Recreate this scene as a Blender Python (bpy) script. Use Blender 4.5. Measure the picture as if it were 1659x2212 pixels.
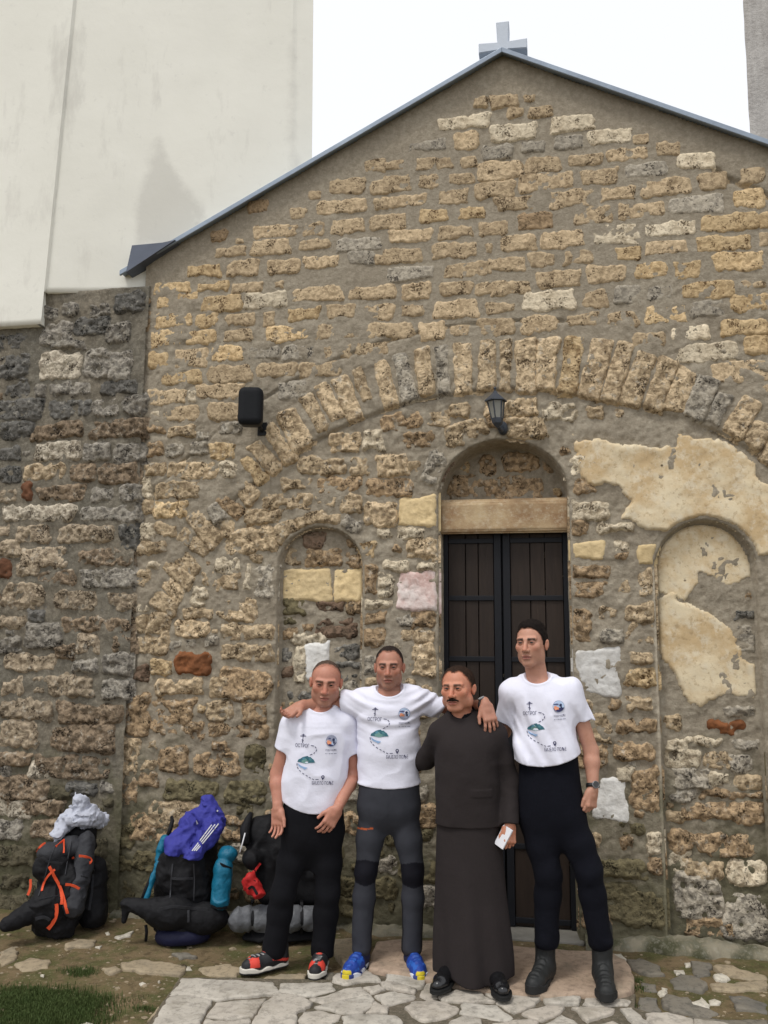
import bpy, math, random
import numpy as np
from mathutils import Matrix, Vector
from mathutils.bvhtree import BVHTree

for o in list(bpy.data.objects):
    bpy.data.objects.remove(o)
scene = bpy.context.scene
COL = scene.collection
rnd = random.Random(7)

# ------------------------------------------------------------------ camera
UW, UH, FPX = 1659.0, 2212.0, 1900.0
CAM_D, CAM_H = 5.95, 1.92
YAW, PITCH, ROLL = math.radians(10.6), math.radians(7.7), math.radians(0.25)
CF = np.array([-math.sin(YAW)*math.cos(PITCH), math.cos(YAW)*math.cos(PITCH), math.sin(PITCH)])
_r = np.array([math.cos(YAW), math.sin(YAW), 0.0])
_u = np.cross(_r, CF)
CR = _r*math.cos(ROLL) + _u*math.sin(ROLL)
CU = _u*math.cos(ROLL) - _r*math.sin(ROLL)
CP = np.array([0.0, -CAM_D, CAM_H])
cam_data = bpy.data.cameras.new('camera')
cam = bpy.data.objects.new('camera', cam_data)
COL.objects.link(cam)
cam_data.sensor_fit = 'VERTICAL'
cam_data.sensor_height = 24.0
cam_data.sensor_width = 18.0
cam_data.lens = 24.0*FPX/UH
cam_data.clip_start = 0.05
cam_data.clip_end = 500.0
cam.matrix_world = Matrix(((CR[0], CU[0], -CF[0], CP[0]), (CR[1], CU[1], -CF[1], CP[1]),
                           (CR[2], CU[2], -CF[2], CP[2]), (0, 0, 0, 1)))
scene.camera = cam

# ------------------------------------------------------------------ sky, sun, exposure
SUN_EL, SUN_AZ = math.radians(62), math.radians(210)   # soft light from above, behind the camera
world = bpy.data.worlds.new('World')
scene.world = world
world.use_nodes = True
wn = world.node_tree
wn.nodes.clear()
sky = wn.nodes.new('ShaderNodeTexSky')
sky.sky_type = 'NISHITA'
sky.sun_disc = False
sky.sun_elevation = SUN_EL
sky.sun_rotation = SUN_AZ
sky.dust_density = 4.0
hs = wn.nodes.new('ShaderNodeHueSaturation')
hs.inputs['Saturation'].default_value = 0.12          # closed cloud cover: the blue is gone
mixw = wn.nodes.new('ShaderNodeMix')
mixw.data_type = 'RGBA'
mixw.inputs[0].default_value = 0.7
mixw.inputs[7].default_value = (13.2, 13.4, 14.0, 1)
bg = wn.nodes.new('ShaderNodeBackground')
bg.inputs['Strength'].default_value = 0.092
wo = wn.nodes.new('ShaderNodeOutputWorld')
wn.links.new(sky.outputs[0], hs.inputs['Color'])
wn.links.new(hs.outputs[0], mixw.inputs[6])
wn.links.new(mixw.outputs[2], bg.inputs['Color'])
wn.links.new(bg.outputs[0], wo.inputs['Surface'])

sun_data = bpy.data.lights.new('sun', 'SUN')
sun_data.energy = 1.5
sun_data.angle = math.radians(14)
sun_data.color = (1.0, 0.96, 0.90)
sun = bpy.data.objects.new('sun', sun_data)
COL.objects.link(sun)
_sd = Vector((math.sin(SUN_AZ)*math.cos(SUN_EL), math.cos(SUN_AZ)*math.cos(SUN_EL), math.sin(SUN_EL)))
sun.rotation_euler = _sd.to_track_quat('Z', 'Y').to_euler()
sun.location = (0, -8, 12)

scene.view_settings.view_transform = 'Standard'
scene.view_settings.look = 'None'
scene.view_settings.exposure = 0.1
scene.view_settings.gamma = 1.0
scene.view_settings.use_curve_mapping = False
scene.render.engine = 'CYCLES'

# ------------------------------------------------------------------ pixel <-> place
def ray(px, py):
    return CF + CR*(px-UW/2)/FPX + CU*(UH/2-py)/FPX
def PY(px, py, Y=0.0):
    d = ray(px, py)
    return CP + d*((Y-CP[1])/d[1])
def PZ(px, py, Z=0.0):
    d = ray(px, py)
    return CP + d*((Z-CP[2])/d[2])
CROPS = dict(A=(0, 0, 1659/1224), B=(1224, 0, 1659/1224), C=(0, 900, 1659/900), D=(750, 900, 1659/900),
             E=(1548, 900, 1659/900), F=(0, 1700, 1659/900), G=(1750, 1600, 1544/698), H=(1548, 2464, 1659/900),
             I=(0, 2464, 1659/900), J=(700, 1500, 1659/750), K=(1380, 1350, 1659/500), L=(740, 2900, 1659/660),
             M=(1360, 2900, 1659/660), N=(1788, 2864, 1659/660), Q=(700, 2464, 1659/900), R=(1320, 1950, 1659/630), U=(0, 0, UW/2448))
def cu(crop, x, y):
    x0, y0, s = CROPS[crop]
    return (x0+x/s)*UW/2448, (y0+y/s)*UW/2448

# ------------------------------------------------------------------ noise
def _h(ix, iy, iz, seed):
    n = (ix*374761393 + iy*668265263 + iz*1274126177 + seed*974711) & 0xFFFFFFFF
    n = ((n ^ (n >> 13))*1103515245) & 0xFFFFFFFF
    n = (n ^ (n >> 16)) & 0xFFFF
    return n.astype(np.float32)/65535.0
def vnoise(p, freq=1.0, seed=0):
    p = np.asarray(p, dtype=np.float64)*freq + 1000.0
    i = np.floor(p).astype(np.int64)
    f = (p-i).astype(np.float32)
    w = f*f*(3-2*f)
    out = 0
    for dx in (0, 1):
        wx = w[..., 0] if dx else 1-w[..., 0]
        for dy in (0, 1):
            wy = w[..., 1] if dy else 1-w[..., 1]
            for dz in (0, 1):
                wz = w[..., 2] if dz else 1-w[..., 2]
                out = out + wx*wy*wz*_h(i[..., 0]+dx, i[..., 1]+dy, i[..., 2]+dz, seed)
    return out*2-1
def fbm(p, freq=1.0, octv=3, seed=0, gain=0.5):
    a, s, o = 1.0, 0.0, 0
    for k in range(octv):
        o = o + a*vnoise(p, freq*(2.03**k), seed+k*17)
        s += a
        a *= gain
    return o/s
def sstep(a, b, x):
    t = np.clip((x-a)/(b-a), 0, 1)
    return t*t*(3-2*t)

# ------------------------------------------------------------------ objects
def mk_mesh(name, V, F, smooth=True):
    """V (n,3); F either an (m,k) array or a list of index lists"""
    me = bpy.data.meshes.new(name)
    V = np.asarray(V, dtype=np.float32)
    if isinstance(F, np.ndarray):
        m, k = F.shape
        loops = F.astype(np.int32).ravel()
        starts = np.arange(0, m*k, k, dtype=np.int32)
    else:
        m = len(F)
        starts = np.cumsum([0]+[len(f) for f in F[:-1]]).astype(np.int32) if m else np.zeros(0, np.int32)
        loops = np.concatenate([np.asarray(f, dtype=np.int32) for f in F])
    me.vertices.add(len(V))
    me.vertices.foreach_set('co', V.ravel())
    me.loops.add(len(loops))
    me.loops.foreach_set('vertex_index', loops)
    me.polygons.add(m)
    me.polygons.foreach_set('loop_start', starts)
    me.polygons.foreach_set('use_smooth', np.full(m, smooth, dtype=bool))
    me.update(calc_edges=True)
    me.validate()
    return me
def obj(name, me, mat=None, parent=None, label=None, cat=None, group=None, kind=None):
    o = bpy.data.objects.new(name, me)
    COL.objects.link(o)
    if mat is not None and me is not None:
        for m in (mat if isinstance(mat, (list, tuple)) else [mat]):
            me.materials.append(m)
    if parent is not None:
        o.parent = parent
        o.matrix_parent_inverse = PINV.get(parent.name, Matrix.Identity(4))
    if label: o['label'] = label
    if cat: o['category'] = cat
    if group: o['group'] = group
    if kind: o['kind'] = kind
    return o
PINV = {}
def thing(name, label, cat, loc=(0, 0, 0), group=None):
    """an Empty at the thing's base; its parts are modelled in world coordinates"""
    o = obj(name, None, None, None, label, cat, group)
    o.location = loc
    o.empty_display_size = 0.1
    PINV[o.name] = Matrix.Translation(-Vector(loc))
    return o
def setcol(me, C, name='Col'):
    a = me.color_attributes.new(name, 'FLOAT_COLOR', 'POINT')
    C = np.asarray(C, dtype=np.float32)
    if C.shape[1] == 3:
        C = np.concatenate([C, np.ones((len(C), 1), np.float32)], 1)
    a.data.foreach_set('color', C.ravel())

class MB:
    """collects polygons for one small mesh"""
    def __init__(self): self.v, self.f = [], []
    def poly(self, pts):
        n = len(self.v); self.v += [tuple(p) for p in pts]; self.f.append(list(range(n, n+len(pts))))
    def hexa(self, p):
        n = len(self.v); self.v += [tuple(q) for q in p]
        for f in ((0, 3, 2, 1), (4, 5, 6, 7), (0, 1, 5, 4), (1, 2, 6, 5), (2, 3, 7, 6), (3, 0, 4, 7)):
            self.f.append([n+i for i in f])
    def box(self, x0, x1, y0, y1, z0, z1):
        self.hexa([(x0, y0, z0), (x1, y0, z0), (x1, y1, z0), (x0, y1, z0), (x0, y0, z1), (x1, y0, z1), (x1, y1, z1), (x0, y1, z1)])
    def tube(self, pts, rad, n=8, cap=True):
        pts = [Vector(p) for p in pts]
        R = rad if isinstance(rad, (list, tuple)) else [rad]*len(pts)
        base = len(self.v)
        up = None
        for i, p in enumerate(pts):
            t = (pts[min(i+1, len(pts)-1)]-pts[max(i-1, 0)])
            if t.length < 1e-9: t = Vector((0, 0, 1))
            t.normalize()
            if up is None:
                up = Vector((0, 0, 1)) if abs(t.z) < .9 else Vector((0, 1, 0))
            a = t.cross(up)
            if a.length < 1e-6: a = t.cross(Vector((1, 0, 0)))
            a.normalize(); b = a.cross(t); up = b
            for k in range(n):
                c, s = math.cos(2*math.pi*k/n), math.sin(2*math.pi*k/n)
                self.v.append(tuple(p+(a*c+b*s)*R[i]))
        for i in range(len(pts)-1):
            for k in range(n):
                self.f.append([base+i*n+k, base+i*n+(k+1) % n, base+(i+1)*n+(k+1) % n, base+(i+1)*n+k])
        if cap:
            self.f.append([base+k for k in range(n)][::-1])
            self.f.append([base+(len(pts)-1)*n+k for k in range(n)])
    def lathe(self, c, prof, n=16, ax=(1, 0, 0), ay=(0, 1, 0), az=(0, 0, 1)):
        """prof: list of (radius, height)"""
        c, ax, ay, az = Vector(c), Vector(ax), Vector(ay), Vector(az)
        base = len(self.v)
        for r, h in prof:
            for k in range(n):
                a = 2*math.pi*k/n
                self.v.append(tuple(c+ax*(r*math.cos(a))+ay*(r*math.sin(a))+az*h))
        for i in range(len(prof)-1):
            for k in range(n):
                self.f.append([base+i*n+k, base+i*n+(k+1) % n, base+(i+1)*n+(k+1) % n, base+(i+1)*n+k])
        self.f.append([base+k for k in range(n)][::-1])
        self.f.append([base+(len(prof)-1)*n+k for k in range(n)])
    def build(self, name, mat, parent=None, smooth=False, **kw):
        return obj(name, mk_mesh(name, self.v, self.f, smooth), mat, parent, **kw)
def bevel(o, w=0.004, seg=2):
    m = o.modifiers.new('bevel', 'BEVEL'); m.width = w; m.segments = seg; m.limit_method = 'ANGLE'
    return o

# ------------------------------------------------------------------ signed distance shapes -> mesh
def smin(a, b, k):
    h = np.clip(0.5+0.5*(b-a)/k, 0, 1)
    return b*(1-h)+a*h - k*h*(1-h)
def smax(a, b, k): return -smin(-a, -b, k)
def cone(P, a, b, ra, rb):
    a = np.asarray(a, float); b = np.asarray(b, float)
    ba = b-a; L = ba@ba+1e-12
    t = np.clip(((P-a)@ba)/L, 0, 1)
    d = P-(a+t[:, None]*ba)
    return np.sqrt((d*d).sum(1))-(ra+(rb-ra)*t)
def ell(P, c, r, R=None):
    q = P-np.asarray(c, float)
    if R is not None: q = q@np.asarray(R).T
    r = np.asarray(r, float)
    k0 = np.sqrt(((q/r)**2).sum(1)); k1 = np.sqrt(((q/(r*r))**2).sum(1))
    return k0*(k0-1)/np.maximum(k1, 1e-6)
def rbox(P, c, b, r, R=None):
    q = P-np.asarray(c, float)
    if R is not None: q = q@np.asarray(R).T
    q = np.abs(q)-(np.asarray(b, float)-r)
    return np.sqrt((np.maximum(q, 0)**2).sum(1))+np.minimum(q.max(1), 0)-r
def loft(P, rows, ex=2.0, along=2):
    """rows: (z, cx, cy, half_width_x, half_depth_y) ; elliptical tube along z"""
    rows = sorted(rows)
    R = np.array(rows, float)
    z = P[:, 2]
    g = [np.interp(z, R[:, 0], R[:, i]) for i in range(1, 5)]
    a, b = g[2], g[3]
    x, y = (P[:, 0]-g[0])/a, (P[:, 1]-g[1])/b
    k = (np.abs(x)**ex+np.abs(y)**ex)**(1/ex)
    d = (k-1)*np.minimum(a, b)
    d = np.maximum(d, np.maximum(R[0, 0]-z, z-R[-1, 0]))
    return d
def smooth_rows(rows, n=5):
    """resample loft rows with a smooth curve"""
    R = np.array(sorted(rows), float)
    zz = np.linspace(R[0, 0], R[-1, 0], (len(R)-1)*n+1)
    out = [zz]
    for c in range(1, R.shape[1]):
        m = np.gradient(R[:, c], R[:, 0])
        i = np.clip(np.searchsorted(R[:, 0], zz, 'right')-1, 0, len(R)-2)
        h = R[i+1, 0]-R[i, 0]; t = (zz-R[i, 0])/h
        out.append((2*t**3-3*t**2+1)*R[i, c]+(t**3-2*t**2+t)*h*m[i]+(-2*t**3+3*t**2)*R[i+1, c]+(t**3-t**2)*h*m[i+1])
    return [tuple(r) for r in np.array(out).T]

def mesh_sdf(f, lo, hi, h):
    """surface nets over a narrow band; returns V, quads"""
    lo = np.asarray(lo, float); hi = np.asarray(hi, float)
    K = 4
    n = (np.ceil((hi-lo)/(h*K)).astype(int)+1)*K
    nc = n//K
    cx = [lo[i]+(np.arange(nc[i])+0.5)*h*K-h*0.5 for i in range(3)]
    G = np.stack(np.meshgrid(*cx, indexing='ij'), -1).reshape(-1, 3)
    dc = f(G).astype(np.float32).reshape(nc)
    act = np.abs(dc) < h*K*1.9
    full = np.repeat(np.repeat(np.repeat(np.where(dc < 0, -1, 1).astype(np.float32), K, 0), K, 1), K, 2)
    am = np.repeat(np.repeat(np.repeat(act, K, 0), K, 1), K, 2)
    idx = np.argwhere(am)
    vals = np.empty(len(idx), np.float32)
    for s in range(0, len(idx), 400000):
        vals[s:s+400000] = f(lo+idx[s:s+400000]*h)
    full[idx[:, 0], idx[:, 1], idx[:, 2]] = vals
    ins = full < 0
    cnt = np.zeros(tuple(np.array(full.shape)-1), np.uint8)
    for dx in (0, 1):
        for dy in (0, 1):
            for dz in (0, 1):
                cnt += ins[dx:cnt.shape[0]+dx, dy:cnt.shape[1]+dy, dz:cnt.shape[2]+dz]
    cells = np.argwhere((cnt > 0) & (cnt < 8))
    vid = np.full(cnt.shape, -1, np.int32)
    vid[cells[:, 0], cells[:, 1], cells[:, 2]] = np.arange(len(cells))
    S = np.zeros((len(cells), 3)); N = np.zeros(len(cells))
    cor = [(a, b, c) for a in (0, 1) for b in (0, 1) for c in (0, 1)]
    D = {c: full[cells[:, 0]+c[0], cells[:, 1]+c[1], cells[:, 2]+c[2]] for c in cor}
    for c in cor:
        for ax in range(3):
            if c[ax] == 0:
                e = list(c); e[ax] = 1; e = tuple(e)
                d0, d1 = D[c], D[e]
                m = (d0 < 0) != (d1 < 0)
                t = np.where(m, d0/np.where(m, d0-d1, 1), 0)
                p = np.tile(np.array(c, float), (len(cells), 1)); p[:, ax] += t
                S += p*m[:, None]; N += m
    V = lo+(cells+S/np.maximum(N, 1)[:, None])*h
    Q = []
    for ax in range(3):
        a1, a2 = (ax+1) % 3, (ax+2) % 3
        sl0 = [slice(None)]*3; sl1 = [slice(None)]*3
        sl0[ax] = slice(0, -1); sl1[ax] = slice(1, None)
        ch = ins[tuple(sl0)] != ins[tuple(sl1)]
        E = np.argwhere(ch)
        E = E[(E[:, a1] > 0) & (E[:, a2] > 0) & (E[:, a1] < cnt.shape[a1]) & (E[:, a2] < cnt.shape[a2])]
        sgn = ins[E[:, 0], E[:, 1], E[:, 2]]
        def cell(o1, o2):
            c = E.copy(); c[:, a1] += o1; c[:, a2] += o2
            return vid[c[:, 0], c[:, 1], c[:, 2]]
        q = np.stack([cell(-1, -1), cell(0, -1), cell(0, 0), cell(-1, 0)], 1)
        q[~sgn] = q[~sgn][:, ::-1]
        Q.append(q)
    Q = np.concatenate(Q)
    Q = Q[(Q >= 0).all(1)]
    return V, Q

# ------------------------------------------------------------------ materials
MATS = {}
class NT:
    def __init__(self, name):
        self.m = bpy.data.materials.new(name); self.m.use_nodes = True
        self.t = self.m.node_tree; self.t.nodes.clear()
        self.out = self.t.nodes.new('ShaderNodeOutputMaterial')
        self.b = self.t.nodes.new('ShaderNodeBsdfPrincipled')
        self.t.links.new(self.b.outputs[0], self.out.inputs['Surface'])
    def n(self, t, **kw):
        x = self.t.nodes.new(t)
        for k, v in kw.items():
            if k in x.inputs: self.set(x, k, v)
            else: setattr(x, k, v)
        return x
    def set(self, node, k, v):
        if hasattr(v, 'is_output') or isinstance(v, bpy.types.NodeSocket): self.t.links.new(v, node.inputs[k])
        else: node.inputs[k].default_value = v
    def pos(self):
        return self.n('ShaderNodeNewGeometry').outputs['Position']
    def noise(self, scale, detail=4, rough=0.55, vec=None, dist=0.0):
        x = self.n('ShaderNodeTexNoise', Scale=scale, Detail=detail, Roughness=rough, Distortion=dist)
        self.t.links.new(vec if vec is not None else self.pos(), x.inputs['Vector'])
        return x.outputs[0]
    def voro(self, scale, vec=None, feature='F1'):
        x = self.n('ShaderNodeTexVoronoi', feature=feature)
        x.inputs['Scale'].default_value = scale
        self.t.links.new(vec if vec is not None else self.pos(), x.inputs['Vector'])
        return x.outputs[0]
    def ramp(self, fac, stops):
        x = self.n('ShaderNodeValToRGB'); self.t.links.new(fac, x.inputs[0])
        el = x.color_ramp.elements
        while len(el) > 1: el.remove(el[0])
        for i, (p, c) in enumerate(stops):
            e = el[0] if i == 0 else el.new(p)
            e.position = p
            e.color = (c, c, c, 1) if isinstance(c, (int, float)) else (*c, 1)
        return x.outputs[0]
    def mix(self, fac, a, b, mode='MIX'):
        x = self.n('ShaderNodeMix', data_type='RGBA', blend_type=mode)
        for k, v in ((0, fac), (6, a), (7, b)):
            if isinstance(v, bpy.types.NodeSocket): self.t.links.new(v, x.inputs[k])
            elif k == 0: x.inputs[0].default_value = v
            else: x.inputs[k].default_value = (*v, 1) if len(v) == 3 else v
        return x.outputs[2]
    def math(self, op, a, b=0.5):
        x = self.n('ShaderNodeMath', operation=op)
        for k, v in ((0, a), (1, b)):
            if isinstance(v, bpy.types.NodeSocket): self.t.links.new(v, x.inputs[k])
            else: x.inputs[k].default_value = v
        return x.outputs[0]
    def bump(self, h, strength=0.5, dist=0.01, prev=None):
        x = self.n('ShaderNodeBump', Strength=strength, Distance=dist)
        self.t.links.new(h, x.inputs['Height'])
        if prev is not None: self.t.links.new(prev, x.inputs['Normal'])
        return x.outputs[0]
    def done(self, col=None, rough=0.85, normal=None, spec=0.3, **kw):
        if col is not None: self.set(self.b, 'Base Color', col if isinstance(col, bpy.types.NodeSocket) else (*col, 1))
        self.set(self.b, 'Roughness', rough)
        self.set(self.b, 'Specular IOR Level', spec)
        if normal is not None: self.t.links.new(normal, self.b.inputs['Normal'])
        for k, v in kw.items(): self.set(self.b, k.replace('_', ' '), v)
        return self.m

def stone_mat(name, c1, c2, cd, pore=0.5, lich=0.0, smooth=False):
    """porous tufa: crumbly relief, pale on the knobs, brown in the hollows, dark pores"""
    if name in MATS: return MATS[name]
    k = NT(name)
    oi = k.n('ShaderNodeObjectInfo')
    rough = name.split('_')[2] == '1'
    hi = tuple(c*min(1.42, .80/max(c1)) for c in c1)
    lo = tuple(a*.45+b*.55 for a, b in zip(c2, cd))
    big = k.noise(4.5, 3)
    rel = k.noise(26.0 if rough else 34.0, 5, 0.62, dist=0.35)
    base = k.mix(k.ramp(big, [(0.35, 0.0), (0.65, 1.0)]), c1, c2)
    if smooth:
        base = k.mix(k.math('MULTIPLY', k.ramp(rel, [(0.36, 1.0), (0.5, 0.0)]), 0.45), base, lo)
        base = k.mix(k.math('MULTIPLY', k.ramp(rel, [(0.5, 0.0), (0.66, 1.0)]), 0.5), base, hi)
        po = k.ramp(k.noise(60, 4, .62), [(0.26, 1.0), (0.31, 0.0)])
    else:
        base = k.mix(k.math('MULTIPLY', k.ramp(rel, [(0.36, 1.0), (0.47, 0.0)]), (0.5, 0.85)[rough]), base, lo)
        base = k.mix(k.math('MULTIPLY', k.ramp(rel, [(0.48, 0.0), (0.56, 1.0)]), (0.5, 0.85)[rough]), base, hi)
        thr = k.math('ADD', k.noise(78.0, 4, 0.62, dist=0.3), k.math('MULTIPLY', k.math('SUBTRACT', k.noise(10.0, 3), 0.5), 0.8))
        po = k.ramp(thr, [(0.25+0.08*pore, 1.0), (0.32+0.08*pore, 0.0)])
    val = k.n('ShaderNodeHueSaturation')
    k.t.links.new(base, val.inputs['Color'])
    k.t.links.new(k.math('ADD', k.math('MULTIPLY', oi.outputs['Random'], 0.36), 0.84), val.inputs['Value'])
    base = k.mix(k.math('MULTIPLY', po, 0.9), val.outputs[0], tuple(c*.7 for c in cd))
    if lich > 0:
        base = k.mix(k.math('MULTIPLY', k.ramp(k.noise(17.0, 6, 0.75), [(0.56, 0.0), (0.66, 1.0)]), lich), base, (0.60, 0.56, 0.47))
    hgt = k.math('SUBTRACT', rel, k.math('MULTIPLY', po, 0.35))
    nor = k.bump(hgt, (0.6, 0.8)[rough] if not smooth else 0.3, (0.025, 0.04)[rough])
    MATS[name] = k.done(base, 0.92, nor, 0.15)
    return MATS[name]

STONE = dict(
    t=((0.47, 0.365, 0.235), (0.385, 0.29, 0.18), (0.10, 0.065, 0.035)),
    o=((0.53, 0.40, 0.235), (0.47, 0.335, 0.18), (0.13, 0.07, 0.03)),
    p=((0.61, 0.53, 0.395), (0.53, 0.44, 0.31), (0.15, 0.11, 0.07)),
    g=((0.36, 0.32, 0.255), (0.29, 0.26, 0.21), (0.07, 0.06, 0.05)),
    k=((0.17, 0.16, 0.14), (0.20, 0.19, 0.165), (0.035, 0.035, 0.032)),
    d=((0.35, 0.25, 0.15), (0.26, 0.185, 0.11), (0.045, 0.03, 0.018)),
    w=((0.70, 0.69, 0.66), (0.63, 0.61, 0.57), (0.36, 0.34, 0.30)),
    y=((0.66, 0.52, 0.30), (0.60, 0.46, 0.25), (0.32, 0.23, 0.12)),
    r=((0.25, 0.10, 0.042), (0.17, 0.07, 0.032), (0.06, 0.03, 0.015)),
    m=((0.74, 0.66, 0.62), (0.52, 0.33, 0.29), (0.36, 0.22, 0.19)),
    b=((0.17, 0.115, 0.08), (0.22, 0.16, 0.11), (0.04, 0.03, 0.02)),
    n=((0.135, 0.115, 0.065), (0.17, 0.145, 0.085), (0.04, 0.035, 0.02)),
)
def smat(code, rough, aged=False):
    c = STONE[code]
    if aged: c = tuple(tuple((.8*v+.2*sum(q)/3)*.74 for v in q) for q in c)
    return stone_mat('stone_%s_%d_%d' % (code, rough, aged), *c, pore=(0.95, 0.85)[rough], lich=(0.0, 0.55)[rough] if code in 'tdgko' else 0.0,
                     smooth=code in 'wymr')

def plain(name, col, rough=0.7, spec=0.3, var=0.12, scale=20, bump=0.0, bscale=200, bdist=0.002, **kw):
    if name in MATS: return MATS[name]
    k = NT(name)
    a = tuple(min(1, c*(1+var)) for c in col); b = tuple(c*(1-var) for c in col)
    cc = k.mix(k.noise(scale, 4), a, b)
    nor = k.bump(k.noise(bscale, 3), bump, bdist) if bump else None
    MATS[name] = k.done(cc, rough, nor, spec, **kw)
    return MATS[name]
def vcol(name, rough=0.6, spec=0.3, bump=0.0, bscale=150, bdist=0.002, var=0.0, vscale=60, **kw):
    """takes its colours from the mesh's own colour attribute"""
    if name in MATS: return MATS[name]
    k = NT(name)
    a = k.n('ShaderNodeVertexColor', layer_name='Col').outputs[0]
    if var:
        a = k.mix(k.math('MULTIPLY', k.noise(vscale, 4), var), a, (0.0, 0.0, 0.0))
    nor = k.bump(k.noise(bscale, 4), bump, bdist) if bump else None
    MATS[name] = k.done(a, rough, nor, spec, **kw)
    return MATS[name]

# ================================================================== the stone church front
apex = PY(1085, 115); eaveL = PY(268, 592)
SLOPE = (apex[2]-eaveL[2])/(apex[0]-eaveL[0])
XR = 2*apex[0]-eaveL[0]
def roof_z(x): return apex[2]-SLOPE*np.abs(x-apex[0])
seam_a, seam_b = PY(318, 660), PY(262, 1720)
def seam_x(z): return np.interp(z, [seam_b[2], seam_a[2]], [seam_b[0], seam_a[0]])

def arched(x, z, cx, hw, spring, rise, zb):
    lo = np.abs(x-cx)-hw
    up = (np.sqrt(((x-cx)/hw)**2+((z-spring)/rise)**2)-1)*min(hw, rise)
    return np.maximum(np.where(z <= spring, lo, up), zb-z)
dl, dr, dt = PY(945, 1150), PY(1232, 1145), PY(1085, 946)
DOOR = ((dl[0]+dr[0])/2, (dr[0]-dl[0])/2, PY(1085, 1070)[2], dt[2]-PY(1085, 1070)[2], -0.4)
nl, nr, nt = PY(597, 1250), PY(783, 1250), PY(690, 1135)
NICHE = ((nl[0]+nr[0])/2, (nr[0]-nl[0])/2, PY(690, 1222)[2], nt[2]-PY(690, 1222)[2], PY(690, 1640)[2])
ml, mr, mt = PY(1416, 1300), PY(1643, 1300), PY(1528, 1120)
NICHE2 = ((ml[0]+mr[0])/2, (mr[0]-ml[0])/2, PY(1528, 1228)[2], mt[2]-PY(1528, 1228)[2], -0.4)
SHAPES = [(DOOR, 0.26), (NICHE, 0.10), (NICHE2, 0.11)]
_in = [cu('D', *p) for p in ((325, 1050), (515, 860), (710, 800), (915, 730), (1130, 660), (1340, 650))] + \
      [cu('E', *p) for p in ((235, 640), (600, 670), (840, 720), (1100, 750), (1330, 830))]
_w = np.array([PY(*p) for p in _in])
_A = np.c_[2*_w[:, 0], 2*_w[:, 2], np.ones(len(_w))]
_s = np.linalg.lstsq(_A, _w[:, 0]**2+_w[:, 2]**2, rcond=None)[0]
ARC_C = (_s[0], _s[1]); ARC_R = math.sqrt(_s[2]+_s[0]**2+_s[1]**2)
crack = np.array([PY(*cu('B', *p))[[0, 2]] for p in ((1430, 735), (1490, 775), (1560, 800), (1620, 825), (1700, 870))])
def seg_dist(x, z, P):
    d = np.full(np.shape(x), 9.0)
    for a, b in zip(P[:-1], P[1:]):
        ab = b-a; t = np.clip(((x-a[0])*ab[0]+(z-a[1])*ab[1])/(ab@ab), 0, 1)
        d = np.minimum(d, np.hypot(x-a[0]-t*ab[0], z-a[1]-t*ab[1]))
    return d
def recess(x, z, soft=0.004):
    x = np.asarray(x, float); z = np.asarray(z, float)
    y = 0.022*sstep(0.02, -0.03, np.hypot(x-ARC_C[0], z-ARC_C[1])-ARC_R)
    for S, d in SHAPES:
        sd = arched(x, z, *S)
        y = np.maximum(y, d*(sd < -soft)) if d > 0.03 else y
    return y

def recess_soft(x, z):
    y = 0.022*sstep(0.02, -0.03, np.hypot(x-ARC_C[0], z-ARC_C[1])-ARC_R)
    for S, d in SHAPES: y = np.maximum(y, d*sstep(0.0, -0.024, arched(x, z, *S)))
    return y
def snap(X, Z, shapes, lim):
    for S, d in shapes:
        sd = arched(X, Z, *S); e = 1e-4
        gx = (arched(X+e, Z, *S)-sd)/e; gz = (arched(X, Z+e, *S)-sd)/e
        g = np.maximum(np.hypot(gx, gz), 0.3)
        m = np.abs(sd) < lim
        X = np.where(m, X-sd*gx/g**2, X); Z = np.where(m, Z-sd*gz/g**2, Z)
    return X, Z
def grid_mesh(X, Y, Z, keep=None):
    n, m = X.shape
    V = np.stack([X, Y, Z], -1).reshape(-1, 3)
    i = np.arange(n*m).reshape(n, m)
    Q = np.stack([i[:-1, :-1], i[1:, :-1], i[1:, 1:], i[:-1, 1:]], -1).reshape(-1, 4)
    if keep is not None:
        Q = Q[keep.reshape(-1)[Q].any(1)]
        used = np.unique(Q); mp = np.full(len(V), -1); mp[used] = np.arange(len(used))
        V = V[used]; Q = mp[Q]
    return V, Q

def mortar_mat(name, c1, c2, cd, moss_shade=0.0):
    k = NT(name)
    a = k.mix(k.ramp(k.noise(2.2, 4), [(0.35, 0.0), (0.65, 1.0)]), c1, c2)
    a = k.mix(k.math('MULTIPLY', k.ramp(k.noise(26.0, 6, 0.75), [(0.42, 1.0), (0.62, 0.0)]), 0.6), a, cd)
    a = k.mix(k.math('MULTIPLY', k.ramp(k.noise(60.0, 4, 0.7), [(0.56, 0.0), (0.7, 1.0)]), 0.45), a, (0.47, 0.41, 0.32))
    if moss_shade:   # damp growth at the wall foot, strengthened to put shade into the colour
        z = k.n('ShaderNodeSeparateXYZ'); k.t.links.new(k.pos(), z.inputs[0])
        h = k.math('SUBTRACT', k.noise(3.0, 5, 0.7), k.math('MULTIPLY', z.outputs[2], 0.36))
        a = k.mix(k.math('MULTIPLY', k.ramp(h, [(0.08, 0.0), (0.36, 1.0)]), moss_shade), a, (0.10, 0.095, 0.055))
    nor = k.bump(k.noise(110.0, 6, 0.75), 0.7, 0.010)
    nor = k.bump(k.noise(24.0, 4, 0.6), 0.5, 0.02, nor)
    return k.done(a, 0.95, nor, 0.1)
M_MORTAR = mortar_mat('mortar', (0.385, 0.34, 0.265), (0.335, 0.292, 0.225), (0.22, 0.185, 0.135), 0.8)
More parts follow.
